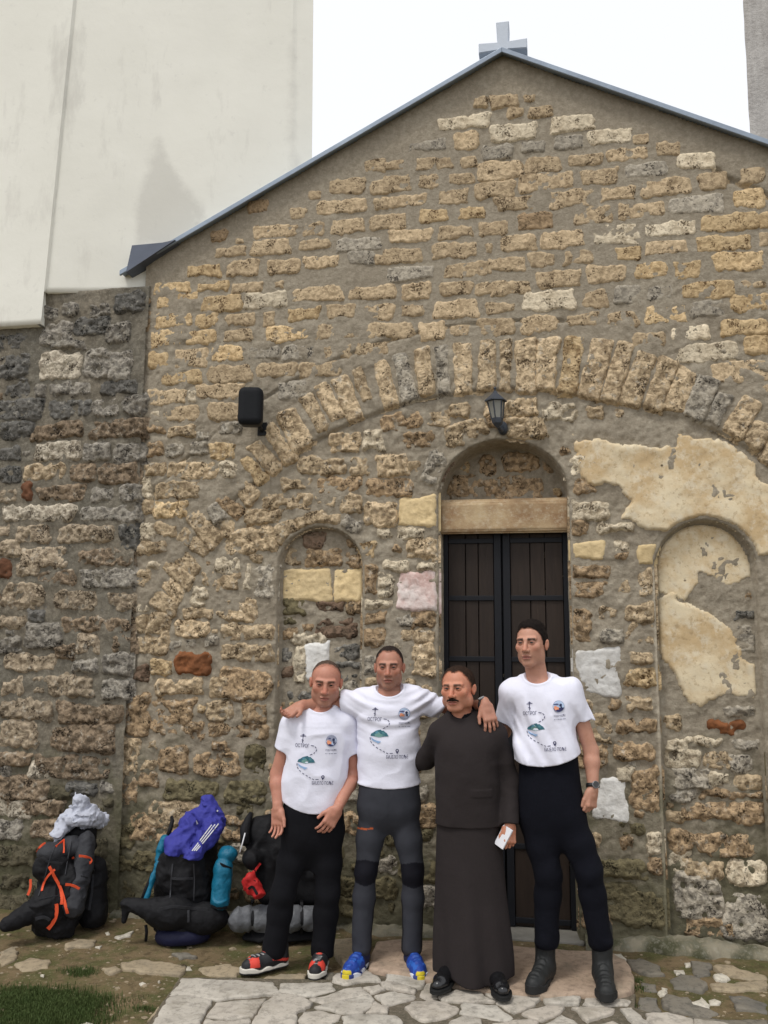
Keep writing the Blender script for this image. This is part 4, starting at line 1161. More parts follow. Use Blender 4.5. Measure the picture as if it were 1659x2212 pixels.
# ---------------------------------------------------------------- grass
gb = np.random.default_rng(4)
spots = [(PZ(*cu('I', x, y)), rx, ry, n) for x, y, rx, ry, n in ((220, 1350, .34, .15, 5200), (60, 1400, .30, .16, 4200), (470, 1150, .10, .06, 700), (330, 1290, .30, .12, 2200), (120, 1290, .3, .12, 1800), (420, 1420, .22, .1, 900), (650, 1330, .2, .1, 250),
         (860, 1370, .055, .03, 160), (20, 1300, .2, .08, 500), (480, 1330, .10, .06, 300), (-200, 1380, .3, .2, 1500), (150, 1600, .5, .25, 2400))]
spots += [(PZ(*cu('N', x, y)), rx, ry, n) for x, y, rx, ry, n in ((640, 700, .05, .04, 90), (560, 840, .06, .03, 90), (620, 640, .03, .04, 60), (400, 830, .05, .015, 50))]
gv, gf = [], []
for c, rx, ry, n in spots:
    for i in range(n):
        a, r = gb.uniform(0, 2*math.pi), math.sqrt(gb.uniform(0, 1))*(1+.25*gb.normal())
        x, y = c[0]+rx*r*math.cos(a), c[1]+ry*r*math.sin(a)
        if y > -0.12: continue
        h = gb.uniform(.006, .022); w = gb.uniform(.0012, .0026); t = gb.uniform(0, 2*math.pi); ln = gb.normal(0, .6)*h
        z = float(gb.uniform(-.022, -.012))
        dx, dy = math.cos(t)*w, math.sin(t)*w
        lx, ly = -math.sin(t)*ln, math.cos(t)*ln
        k_ = len(gv)
        gv += [(x-dx, y-dy, z-.02), (x+dx, y+dy, z-.02), (x+dx*.7+lx*.4, y+dy*.7+ly*.4, z+h*.6), (x-dx*.7+lx*.4, y-dy*.7+ly*.4, z+h*.6), (x+lx, y+ly, z+h)]
        gf += [[k_, k_+1, k_+2, k_+3], [k_+3, k_+2, k_+4]]
k = NT('grass_blade')
M_GRASS = k.done(k.mix(k.noise(9, 4), (0.042, 0.075, 0.018), (0.075, 0.095, 0.03)), .7, None, .2)
obj('grass', mk_mesh('grass', gv, gf, False), M_GRASS, None, 'short green grass tufts on the bare earth at lower left', kind='stuff')

# ================================================================== people
def unit(v):
    v = np.asarray(v, float); return v/np.linalg.norm(v)
def frame(d, s):
    """hand frame: d along the fingers, s towards the thumb, n out of the back of the hand"""
    d = unit(d); s = np.asarray(s, float); s = unit(s-d*(s@d)); n = np.cross(s, d)
    return d, s, n
def rot_xyz(yaw, pitch, roll):
    cy, sy, cp, sp, cr, sr = math.cos(yaw), math.sin(yaw), math.cos(pitch), math.sin(pitch), math.cos(roll), math.sin(roll)
    Rz = np.array([[cy, -sy, 0], [sy, cy, 0], [0, 0, 1]]); Rx = np.array([[1, 0, 0], [0, cp, -sp], [0, sp, cp]]); Ry = np.array([[cr, 0, sr], [0, 1, 0], [-sr, 0, cr]])
    return (Rz@Rx@Ry).T
class Frame:
    """local frame of a figure: x to the viewer's right, y away from the viewer, z up, origin on the ground"""
    def __init__(self, px, py, z0=0.0):
        self.o = PZ(px, py, z0)
        v = np.array([self.o[0]-CP[0], self.o[1]-CP[1], 0]); v /= np.linalg.norm(v)
        self.y = v; self.x = np.array([v[1], -v[0], 0]); self.z = np.array([0, 0, 1.0])
        self.R = np.stack([self.x, self.y, self.z])
        self.s = np.linalg.norm(self.o-CP)/FPX
    def L(self, px, py, dy=0.0):
        d = ray(px, py)
        t = (dy-(CP-self.o)@self.y)/(d@self.y)
        return self.R@(CP+d*t-self.o)
    def W(self, V): return np.asarray(V)@self.R+self.o
    def rows(self, L, dy=0.0):
        """(py, centre px, half width px, half depth m [, dy]) -> loft rows"""
        out = []
        for r in L:
            e = r[4] if len(r) > 4 else dy
            c = self.L(r[1], r[0], e); h = (self.L(r[1]+r[2], r[0], e)[0]-self.L(r[1]-r[2], r[0], e)[0])/2
            out.append((c[2], c[0], e, h, r[3]))
        return smooth_rows(out, 4)

def hand_sdf(P, W, d, s, curl=(25, 25, 25, 25), size=1.0, thumb=(0.7, 0.7, -0.25), tb=0.5, spread=0.10):
    d, s, n = frame(d, s)
    m = (np.linalg.norm(P-W, axis=1) < 0.26)
    out = np.linalg.norm(P-W, axis=1)-0.22
    if not m.any(): return out
    q = P[m]; k = size
    R = np.stack([d, s, n])
    pal = rbox(q, W+d*.047*k, np.array((.050, .040, .0150))*k, .0145*k, R)
    pal = smin(pal, cone(q, W-d*.02*k, W+d*.03*k, .025*k, .022*k), .02)
    pal = smin(pal, ell(q, W+d*.035*k+s*.026*k-n*.010*k, np.array((.030, .018, .016))*k, R), .012)
    fing = None
    for i, (off, L, r) in enumerate(((.030, .074, .0090), (.010, .082, .0093), (-.011, .076, .0088), (-.030, .060, .0078))):
        p = W+(d*(.090-.004*abs(i-1.2))+s*off)*k
        dd = unit(d+s*spread*(1.3-i)*.8)
        c = math.radians(curl[i])
        seg = None
        ang = c*.55
        for j, fr in enumerate((.45, .30, .25)):
            v = dd*math.cos(ang)-n*math.sin(ang)
            p2 = p+v*L*fr*k
            g = cone(q, p, p2, r*(1-.10*j)*k, r*(.93-.10*j)*k)
            seg = g if seg is None else smin(seg, g, .003)
            p = p2; ang += c
        kn = ell(q, W+(d*.088+s*off+n*.007)*k, np.array((.011, .009, .008))*k, R)
        seg = smin(seg, kn, .006)
        fing = seg if fing is None else np.minimum(fing, seg)
    h = smin(pal, fing, .007)
    t0 = W+(d*.022+s*.030-n*.006)*k
    td = unit(d*thumb[0]+s*thumb[1]+n*thumb[2])
    t1 = t0+td*.044*k; td2 = unit(td*(1-tb)+d*tb-n*.12); t2 = t1+td2*.034*k
    th = smin(cone(q, t0, t1, .0145*k, .0105*k), cone(q, t1, t2, .0105*k, .0085*k), .004)
    out[m] = smin(h, th, .009)
    return out

def head_shape(q, wide=1.0, jaw=1.0, full=True):
    q = q*np.array((1/wide, 1, 1))
    d = ell(q, (0, .014, .036), (.0765, .098, .089))
    d = smin(d, ell(q, (0, -.018, -.035), (.0635, .076, .082)), .03)
    base = d
    if not full: return base
    d = smin(d, ell(q, (0, -.062, -.102), (.028*jaw, .022, .018)), .03)
    for s in (-1, 1):
        d = smin(d, ell(q, (s*.048*jaw, -.006, -.066), (.018, .032, .030)), .03)
        d = smin(d, ell(q, (s*.044, -.062, -.014), (.022, .020, .020)), .024)
        d = smin(d, cone(q, (s*.012, -.0865, .026), (s*.046, -.074, .030), .0105, .009), .016)
    for s in (-1, 1):
        d = smax(d, -ell(q, (s*.0315, -.103, .0095), (.0215, .021, .0125)), .012)
    d = smin(d, cone(q, (0, -.088, .020), (0, -.1135, -.029), .0082, .0122), .010)
    for s in (-1, 1):
        d = smin(d, ell(q, (s*.0130, -.1000, -.0330), (.0088, .012, .0088)), .007)
        lid = np.sqrt(((q-np.array((s*.0315, -.0785, .0095)))**2).sum(1))-.0152
        lid = smax(lid, -ell(q, (s*.0315, -.0955, .0085), (.0145, .012, .0040)), .002)
        d = smin(d, lid, .004)
        d = np.minimum(d, smax(smin(ell(q, (s*.079, .012, -.002), (.0085, .0175, .030)), ell(q, (s*.0845, .022, .006), (.006, .012, .022)), .006),
                                -ell(q, (s*.0885, .004, .002), (.006, .0085, .016)), .004))
    d = smin(d, ell(q, (0, -.0890, -.0615), (.0260, .0105, .0060)), .006)
    d = smin(d, ell(q, (0, -.0875, -.0740), (.0205, .0105, .0070)), .006)
    d = smax(d, -ell(q, (0, -.0990, -.0675), (.0270, .0085, .0023)), .004)
    return d

def skin_mat(name):
    k = NT(name)
    a = k.n('ShaderNodeVertexColor', layer_name='Col').outputs[0]
    n1 = k.noise(60, 5, .6); n2 = k.noise(14, 3)
    a = k.mix(k.math('MULTIPLY', k.ramp(n1, [(0.45, 0.0), (0.7, 1.0)]), .22), a, (0.30, 0.10, 0.06))
    a = k.mix(k.math('MULTIPLY', k.ramp(n2, [(0.4, 0.0), (0.7, 1.0)]), .18), a, (0.55, 0.30, 0.20))
    m = k.done(a, .52, k.bump(k.noise(420, 4, .6), .18, .001), .35)
    k.b.inputs['Subsurface Weight'].default_value = 0.12
    k.b.inputs['Subsurface Radius'].default_value = (.012, .005, .003)
    k.b.inputs['Subsurface Scale'].default_value = 1.0
    return m
M_SKIN = skin_mat('skin')
def cloth_mat(name, col, rough=.9, bscale=420, bump=.25, var=.10, spec=.15, sheen=0.0):
    k = NT(name)
    a = k.mix(k.noise(7, 5, .6), tuple(min(1, c*(1+var)) for c in col), tuple(c*(1-var) for c in col))
    n = k.bump(k.noise(bscale, 3, .7), bump, .0015)
    n = k.bump(k.noise(26, 4, .6), .28, .010, n)
    m = k.done(a, rough, n, spec)
    if sheen: k.b.inputs['Sheen Weight'].default_value = sheen
    return m
M_TEE = cloth_mat('white_cotton', (0.75, 0.755, 0.86), .9, 500, .2, .03)
M_BLACK = cloth_mat('black_cloth', (0.006, 0.006, 0.008), .9, 420, .3, .25)
M_NAVY = cloth_mat('blue_black_cloth', (0.0045, 0.005, 0.009), .9, 420, .3, .25)
M_GREYTR = vcol('hiking_trousers', .8, .2, .3, 300, .0015, .25, 30)
M_CASSOCK = cloth_mat('cassock_cloth', (0.027, 0.022, 0.022), .9, 500, .3, .15, .15)
M_HAIR = vcol('hair', .85, .12, .6, 500, .003)
M_EYE = vcol('eye', .15, .6)
M_SHOE = vcol('shoe', .6, .35, .4, 160, .003)
M_SOLE = vcol('sole', .7, .3, .2, 120, .002)

def apply(fr, name, V, Q, mat, parent, col=None, **kw):
    me = mk_mesh(name, fr.W(V), Q)
    o = obj(name, me, mat, parent, **kw)
    if col is not None: setcol(me, col)
    return o
def bounds(pts, pad):
    pts = np.array(pts); return pts.min(0)-pad, pts.max(0)+pad

class Head:
    def __init__(self, fr, px, py, dy, hpx, yaw=0, pitch=0, roll=0, wide=1.0, jaw=1.0):
        self.c = fr.L(px, py, dy); self.k = hpx*fr.s/.243
        self.R = rot_xyz(math.radians(yaw), math.radians(pitch), math.radians(roll)); self.wide = wide; self.jaw = jaw
    def q(self, P): return ((P-self.c)@self.R.T)/self.k
    def w(self, q): return self.c+(np.asarray(q, float)*self.k)@self.R
    def sdf(self, P, full=True):
        r = np.linalg.norm(P-self.c, axis=1); out = r-.15*self.k
        m = r < .19
        if m.any(): out[m] = head_shape(self.q(P[m]), self.wide, self.jaw, full)*self.k
        return out

def torso_sdf(P, S):
    d = loft(P, S['rows'], S.get('ex', 2.25))
    for sh in S['sh']:
        d = smin(d, cone(P, S['neck']+np.array((np.sign(sh[0]-S['neck'][0])*.03, .01, -.035)), sh, .052, S.get('shr', .058)), .055)
    return d
def fold_noise(P, seed, amp, f=(9, 9, 5)):
    q = P*np.array(f)
    n = fbm(q, 1.0, 2, seed)
    r = 1-np.abs(fbm(q+7.7, .8, 2, seed+9))*2
    return amp*(0.7*n-0.6*np.clip(r-.35, 0, 1))
def shirt_sdf(P, S):
    tor = torso_sdf(P, S)
    d = tor
    for a, b, ra, rb, arm in S['sleeves']:
        ax = unit(b-a)
        sl = np.maximum(cone(P, a, b+ax*.06, ra, rb), (P-b)@ax)
        d = smin(d, sl, .04)
    d = d+fold_noise(P, S['seed'], 2.2*S.get('fold', .007), S.get('ff', (8, 8, 6)))
    for fn in S.get('extra', []): d = d+fn(P)
    op = ell(P, S['oc'], S['orad'])
    d = d-.0025*(np.abs(op) < .014)
    d = smax(d, -op, .004)
    hz = S['hem']+S.get('hemc', 0)*(P[:, 0]-S['hemx'])**2
    if not S.get('tuck'):
        d = np.maximum(d, hz-P[:, 2])
        d = smax(d, -np.maximum(tor+.034, P[:, 2]-hz-.03), .003)
    for a, b, ra, rb, arm in S['sleeves']:
        ax = unit(b-a)
        d = smax(d, -np.maximum(cone(P, b-ax*.03, b+ax*.05, rb-.010, rb-.010), -((P-b)@ax+.03)), .003)
    return d

SKINS = {}
def make_person(fr, hd, S, arms, hands, label, skin, brow, lipc, stub=None, extra_body=None, h=.0036, long_sleeve=False):
    """arms: [(shoulder, elbow, wrist, r1, r2, r3)]"""
    nb, nt_ = S['neck'], hd.w((0, .022, -.045))
    def f(P):
        d = hd.sdf(P)
        nk = cone(P, nt_, nb+np.array((0, .012, -.02)), .056*hd.k*S.get('nk', 1), .064*S.get('nk', 1))
        d = smin(d, nk, .022)
        d = smin(d, np.maximum(torso_sdf(P, S)+.022, S['hem']+.06-P[:, 2]), .03)
        for sh, el, wr, r1, r2, r3 in arms:
            a = smin(cone(P, sh, el, r1, r2), cone(P, el, el+(wr-el)*.3, r2*.98, r2*1.04), .02)
            a = smin(a, cone(P, el+(wr-el)*.3, wr, r2*1.04, r3), .02)
            d = smin(d, a, .012)
        for H in hands: d = smin(d, hand_sdf(P, **H), .008)
        return d
    pts_ = [hd.w((0, 0, .16)), hd.w((.13, 0, 0)), hd.w((-.13, 0, 0)), hd.w((0, -.14, 0)), hd.w((0, .14, 0))]
    rz = np.array(S['rows'])
    lo, hi = bounds(pts_+[p for a in arms for p in a[:3]]+[H['W'] for H in hands]+[H['W']+unit(H['d'])*.16 for H in hands], .07)
    lo = np.minimum(lo, (rz[:, 1]-rz[:, 3]).min()*np.array((1, 0, 0))+np.array((0, -.17, rz[0, 0]-.02)))
    hi = np.maximum(hi, np.array(((rz[:, 1]+rz[:, 3]).max(), .17, rz[-1, 0])))
    V, Q = mesh_sdf(f, lo, hi, h)
    q = hd.q(V)
    C = np.tile(np.array(skin), (len(V), 1))
    x, y, z = q.T; ax = np.abs(x)
    near = (np.linalg.norm(q, axis=1) < .17)
    def blend(m, c):
        nonlocal C
        m = (np.clip(m, 0, 1)*near)[:, None]; C = C*(1-m)+np.array(c)*m
    red = np.array(skin)*np.array((1.02, .78, .72))
    blend(.6*sstep(.03, .0, np.hypot(ax-.045, z+.018))*(y < -.03), red)
    blend(.7*sstep(.022, .008, np.hypot(x, (z+.018)*.8))*(y < -.08), red)
    blend(.5*(ax > .072)*(np.abs(z) < .04), red)
    lip = sstep(1.15, .8, np.hypot(x/.0245, (z+.0675)/.0115))*(y < -.075)
    blend(lip, lipc)
    blend(.8*sstep(.0032, .001, np.abs(z+.0675))*(ax < .026)*(y < -.08), np.array(lipc)*.4)
    bz = .0265-.10*np.clip(ax-.022, 0, 1)**1.3
    blend(.75*sstep(.026, .010, np.hypot(ax-.0315, (z-.010)*1.5))*(y < -.05), np.array(skin)*np.array((.50, .40, .38)))  # skin round the eyes darkened: top-light shade put into its colour
    bm = sstep(.0095, .0045, np.abs(z-bz))*sstep(.009, .015, ax)*sstep(.054, .046, ax)*(y < -.045)
    blend(bm*.95, np.array(brow)*.6)
    if stub is not None:
        sm = sstep(-.028, -.055, z)*sstep(.03, -.02, y)*(1-lip)*(z > -.13)
        sm = np.maximum(sm, sstep(.012, .006, np.abs(z+.050))*(ax < .028)*(y < -.08)*.9)
        blend(sm*stub[1]*(0.8+.3*vnoise(q, 260, 3)), stub[0])
    if extra_body: C = extra_body(V, q, C)
    base = fr.o
    me = mk_mesh('person', fr.W(V)-base, Q)
    setcol(me, C)
    o = obj('person', me, M_SKIN, None, label, 'person', 'four men posing before the church door')
    o.location = base
    PINV[o.name] = Matrix.Translation(-Vector(base))
    # eyes
    for s in (-1, 1):
        c = np.array((s*.0315, -.0785, .0095)); r = .0130
        n, mm = 16, 20
        th = np.linspace(0, math.pi, n); ph = np.linspace(0, 2*math.pi, mm, endpoint=False)
        T, Pp = np.meshgrid(th, ph, indexing='ij')
        L_ = np.stack([np.sin(T)*np.cos(Pp), -np.cos(T), np.sin(T)*np.sin(Pp)], -1).reshape(-1, 3)
        tt = T.reshape(-1)
        cc_ = np.where((tt < .24)[:, None], np.array((.006, .006, .006)), np.where((tt < .72)[:, None], np.array((.035, .022, .015)), np.array((.20, .16, .14))))
        i = np.arange(n*mm).reshape(n, mm)
        Qe = np.stack([i[:-1], np.roll(i[:-1], -1, 1), np.roll(i[1:], -1, 1), i[1:]], -1).reshape(-1, 4)
        apply(fr, 'eye', hd.w(c+L_*r), Qe, M_EYE, o, cc_)
    return o

def make_hair(fr, hd, o, th, line, col, seed, h=.003, recede=.0, name='hair', tip=0.0, skin=None, fade=.02):
    ly, lz = zip(*line)
    def zline(q):
        zl = np.interp(q[:, 1], ly, lz)
        zl = zl+recede*np.clip(.03-np.abs(np.abs(q[:, 0])-.038), 0, 1)*sstep(-.02, -.06, q[:, 1])
        return zl+.006*vnoise(q, 110, seed)
    def f(P):
        q = hd.q(P)
        b = head_shape(q, hd.wide, hd.jaw, False)
        zl = zline(q)
        n = fbm(q*np.array((1, 1, .5)), 150, 2, seed)*.0022+fbm(q, 55, 2, seed)*.002
        t = th+tip*sstep(.07, .12, q[:, 2])
        cut = zl-q[:, 2]
        d = np.maximum(b-(t+n)*sstep(.0, -.012, cut), cut)
        return np.maximum(d, -(b+.008))*hd.k
    lo, hi = bounds([hd.w((0, 0, 0))], .155)
    V, Q = mesh_sdf(f, lo, hi, h)
    q = hd.q(V)
    n = fbm(q*np.array((1, 1, .4)), 140, 2, seed+2)[:, None]
    C = np.array(col)*(1+.5*n)
    if skin is not None:
        w = (sstep(.0, fade, q[:, 2]-zline(q)+.35*fade*n[:, 0]))[:, None]
        C = np.array(skin)*.9*(1-w)+C*w
    return apply(fr, name, V, Q, M_HAIR, o, np.clip(C, 0, 1))

# ---------------------------------------------------------------- prints on the T-shirts
def text_mesh(body):
    cu_ = bpy.data.curves.new('t', 'FONT'); cu_.body = body; cu_.resolution_u = 3; cu_.size = 1.0
    ob = bpy.data.objects.new('t', cu_); COL.objects.link(ob)
    dg = bpy.context.evaluated_depsgraph_get()
    me = bpy.data.meshes.new_from_object(ob.evaluated_get(dg))
    V = np.array([v.co[:2] for v in me.vertices]); F = [list(p.vertices) for p in me.polygons]
    bpy.data.objects.remove(ob); bpy.data.curves.remove(cu_); bpy.data.meshes.remove(me)
    return V, F
INK = (.045, .045, .11)
PRINT = []     # (V in metres on the chest, faces, colour)
_k = .448e-3
def pxy(L): return np.array([((x-1200)*_k, (1000-y)*_k) for x, y in L])
def add_poly(L, col, raw=False):
    P = pxy(L) if not raw else np.array(L)
    PRINT.append((P, [list(range(len(P)))], col))
def add_dash(a, b, w=9, col=INK):
    a, b = np.array(a, float), np.array(b, float); t = (b-a)/np.linalg.norm(b-a); n = np.array((-t[1], t[0]))*w/2
    add_poly([a+n, a-n, b-n, b+n], col)
def add_text(body, x0, x1, y0, y1, col=INK):
    V, F = text_mesh(body)
    lo, hi = V.min(0), V.max(0)
    u = (V-lo)/(hi-lo)
    P = pxy(np.c_[x0+u[:, 0]*(x1-x0), y1-u[:, 1]*(y1-y0)])
    PRINT.append((P, F, col))
def add_disc(cx, cy, r, col, a0=0, a1=360, n=28):
    L = [(cx+r*math.cos(math.radians(a)), cy-r*math.sin(math.radians(a))) for a in np.linspace(a0, a1, n, endpoint=(a1-a0 < 360))]
    add_poly(L, col)
add_dash((1010, 748), (1004, 864), 10); add_dash((988, 762), (1032, 760), 7); add_dash((970, 778), (1047, 774), 9); add_dash((990, 822), (1018, 836), 8)
add_text('ОСТРОГ', 910, 1096, 874, 924)
for a, b in (((1118, 894), (1160, 900)), ((1172, 906), (1192, 930)), ((1198, 944), (1188, 972)), ((1176, 982), (1158, 998)), ((1142, 1006), (1112, 1018))): add_dash(a, b)
add_poly([(948, 1112), (958, 1085), (990, 1066), (1012, 1050), (1032, 1042), (1060, 1034), (1082, 1030), (1098, 1046), (1118, 1042), (1140, 1062), (1162, 1076), (1186, 1114), (1120, 1118), (1060, 1128), (1000, 1118)], (.055, .15, .19))
add_poly([(1000, 1100), (1030, 1070), (1060, 1062), (1080, 1085), (1110, 1095), (1140, 1112), (1060, 1128), (1010, 1116)], (.17, .32, .30))
add_poly([(1012, 1060), (1032, 1048), (1056, 1060), (1040, 1078), (1016, 1086)], (.10, .25, .33))
add_poly([(1096, 1062), (1118, 1054), (1140, 1076), (1130, 1094), (1104, 1086)], (.09, .22, .25))
add_poly([(955, 1126), (970, 1140), (1000, 1160), (1040, 1172), (1088, 1180), (1064, 1196), (1046, 1206), (1024, 1190), (985, 1178), (962, 1155)], (.28, .42, .64))
for a, b in (((944, 1130), (946, 1162)), ((950, 1180), (966, 1206)), ((978, 1218), (1000, 1236)), ((1022, 1252), (1046, 1268)), ((1068, 1278), (1094, 1290)), ((1112, 1300), (1136, 1314)), ((1154, 1322), (1180, 1330)), ((1200, 1330), (1240, 1326))): add_dash(a, b)
_o = [(1297+22*math.cos(a), 1294-22*math.sin(a)) for a in np.linspace(-.5, math.pi+.5, 15)]
_i = [(1297+11*math.cos(a), 1293-11*math.sin(a)) for a in np.linspace(-.5, math.pi+.5, 15)]
for i in range(14): add_poly([_o[i], _o[i+1], _i[i+1], _i[i]], INK)
add_poly([_o[-1], (1297, 1338), _o[0], _i[0], (1297, 1306), _i[-1]], INK)
add_text('БИЈЕЛО ПОЉЕ', 1155, 1440, 1350, 1396)
add_disc(1390, 828, 77, (.30, .32, .42)); NB0 = len(PRINT)
add_disc(1390, 828, 72, (.48, .60, .80))
add_poly([(1390+70*math.cos(math.radians(a)), 828-70*math.sin(math.radians(a))) for a in np.linspace(195, 345, 16)], (.05, .05, .12))
add_poly([(1328, 792), (1372, 788), (1400, 798), (1380, 806), (1345, 804), (1326, 806)], (.08, .09, .2))
add_poly([(1330, 822), (1356, 818), (1376, 834), (1392, 840), (1390, 868), (1366, 866), (1350, 876), (1330, 856)], (.78, .33, .20))
add_poly([(1405, 800), (1424, 792), (1436, 806), (1430, 830), (1440, 858), (1414, 862), (1416, 832), (1400, 822)], (.035, .045, .10))
add_text('ХОДОЧАШЋЕ', 1315, 1468, 934, 966)
for x0_, x1_ in ((1316, 1332), (1345, 1352), (1362, 1384), (1392, 1418), (1428, 1468)): add_dash((x0_, 993), (x1_, 993), 11, (.36, .37, .46))
def put_print(fr, shirt_VQ, parent, cpx, cpy, tilt=0.0, sc=1.0, shear=0.0):
    V, Q = shirt_VQ
    bvh = BVHTree.FromPolygons([tuple(v) for v in V], [tuple(q) for q in Q])
    c = fr.L(cpx, cpy, -.12)
    ct, st = math.cos(tilt), math.sin(tilt)
    for nm, sel in (('route_print', lambda i: i < NB0-1), ('badge_print', lambda i: i >= NB0-1)):
      VV, FF, CC = [], [], []
      for layer, (P, F, col) in enumerate(PRINT):
        if not sel(layer): continue
        # split long faces so that they follow the cloth
        Pl = [tuple(p) for p in P]; Fl = [list(f) for f in F]
        n0 = len(VV)
        for u, v in Pl:
            x, z = c[0]+(u*ct-v*st)*sc, c[2]+(u*st+v*ct+shear*u)*sc
            hit = bvh.ray_cast(Vector((x, -.6, z)), Vector((0, 1, 0)))
            y = hit[0].y if hit[0] is not None else c[1]
            VV.append((x, y-.0022-.0003*(layer % 8) - (.002 if layer >= NB0 and layer < NB0+5 else 0), z))
            CC.append(col)
        for f in Fl: FF.append([n0+i for i in f])
      me = mk_mesh(nm, fr.W(np.array(VV)), FF, False)
      obj(nm, me, M_INK, parent); setcol(me, CC)
M_INK = vcol('print_ink', .85, .1)

# ---------------------------------------------------------------- shoes
def foot_local(P, o, ang):
    """x across, y towards the toe, z up"""
    c, s = math.cos(ang), math.sin(ang)
    q = P-o
    fy = np.array((-s, -c, 0)); fx = np.array((c, -s, 0))
    return np.stack([q@fx, q@fy, q[:, 2]], 1), fx, fy
def make_shoe(fr, parent, o, ang, style, k=1.0, seed=0):
    o = np.array(o, float)
    def sole2d(q): 
        q2 = q*np.array((1, 1, 0))
        a = cone(q2, (0, 0, 0), (0.004, .10, 0), .035, .036); b = cone(q2, (0.004, .10, 0), (0.0, .165, 0), .036, .048); c_ = cone(q2, (0, .165, 0), (-.004, .212, 0), .046, .034)
        return smin(smin(a, b, .02), c_, .02)
    boot = style == 'boot'
    def f_up(P):
        q, _, _ = foot_local(P, o, ang); q = q/k
        hgt = .055 if not boot else .062
        d = smin(cone(q, (0, 0, .045), (0, .09, .052), .036, .040), cone(q, (0, .09, .050), (0, .165, .040), .041, .043), .03)
        d = smin(d, cone(q, (0, .165, .040), (-.003, .205, .036), .043, .034 if not boot else .040), .02)
        if boot: d = smin(d, cone(q, (0, .012, .06), (0, .0, .27), .050, .056), .05)
        else: d = smin(d, cone(q, (0, .012, .06), (0, .004, .098), .040, .040), .03)
        if style == 'dress': d = d+.004
        d = d-fbm(P, 60, 2, seed)*.0018-(.003*np.sin(q[:, 1]*190)*(q[:, 2] > .07)*(np.abs(q[:, 0]) < .022) if style != 'dress' else 0)
        return np.maximum(d, .018-q[:, 2])*k
    def f_so(P):
        q, _, _ = foot_local(P, o, ang); q = q/k
        th = .026 if style == 'run' else (.024 if not boot else .030)
        wave = .006*np.sin(q[:, 1]*75)*(style in ('run', 'trail'))
        d = sole2d(q)-.004
        top = th+wave+.014*sstep(.17, .23, q[:, 1])*(style != 'dress')
        return np.maximum(d, np.maximum(q[:, 2]-top, .001-q[:, 2]))*k
    corners = [o+np.array((math.cos(a), math.sin(a), 0))*.27*k for a in np.linspace(0, 6.28, 9)]
    _, fx, fy = foot_local(np.zeros((1, 3)), o, ang)
    ctr = o+fy*.1*k
    lo, hi = bounds([ctr-fy*.16*k-fx*.07, ctr+fy*.17*k+fx*.07, ctr-fy*.16*k+fx*.07, ctr+fy*.17*k-fx*.07], .01)
    lo[2] = o[2]-.01; hi[2] = o[2]+(.33 if boot else .15)*k
    V, Q = mesh_sdf(f_up, lo, hi, .0042)
    q, _, _ = foot_local(V, o, ang); q = q/k
    x, y, z = q.T
    n = fbm(V, 40, 2, seed)
    C = np.zeros((len(V), 3))
    if style == 'trail':
        C[:] = (.014, .014, .016)
        C[(y > .155) & (np.abs(x) > .008) & (z > .036) & (z < .080) & (y < .205)] = (.62, .055, .035)
        C[(np.abs(z-.05-.25*(y-.02)) < .008) & (y < .08) & (np.abs(x) > .026)] = (.55, .05, .035)
        C[(np.abs(x) < .02) & (z > .075) & (np.sin(y*260+x*60) > .55)] = (.25, .25, .25)
        C[(z > .095) & (np.abs(x) < .018) & (y > .03)] = (.55, .06, .04)
    elif style == 'run':
        C[:] = (.012, .045, .27)
        C[n > .25] = (.02, .10, .42)
        C[(np.abs(x) > .024) & (y < .09)] = (.012, .016, .05)
        C[(y > .226) & (z < .055)] = (.62, .50, .03)
        C[(np.abs(x) < .016) & (z > .07) & (np.sin(y*230) > .6)] = (.03, .09, .35)
    elif boot: C[:] = (.016, .017, .017)
    else: C[:] = (.008, .008, .009)
    sh = apply(fr, 'boot' if boot else 'shoe', V, Q, M_SHOE if style != 'dress' else plain('polished_leather', (.008, .008, .009), .22, .6), parent, C)
    V, Q = mesh_sdf(f_so, lo, hi, .0042)
    q, _, _ = foot_local(V, o, ang); q = q/k
    C = np.zeros((len(V), 3)); C[:] = dict(trail=(.60, .57, .50), run=(.62, .64, .70), boot=(.018, .018, .018), dress=(.008, .008, .008))[style]
    C[q[:, 2] < .010] = (.02, .02, .02)
    if style == 'run': C[(q[:, 1] > .232)] = (.62, .50, .03); C[(np.sin(q[:, 1]*75) < -.55) & (q[:, 2] > .016)] = (.03, .05, .2)
    apply(fr, 'sole', V, Q, M_SOLE, sh, C)

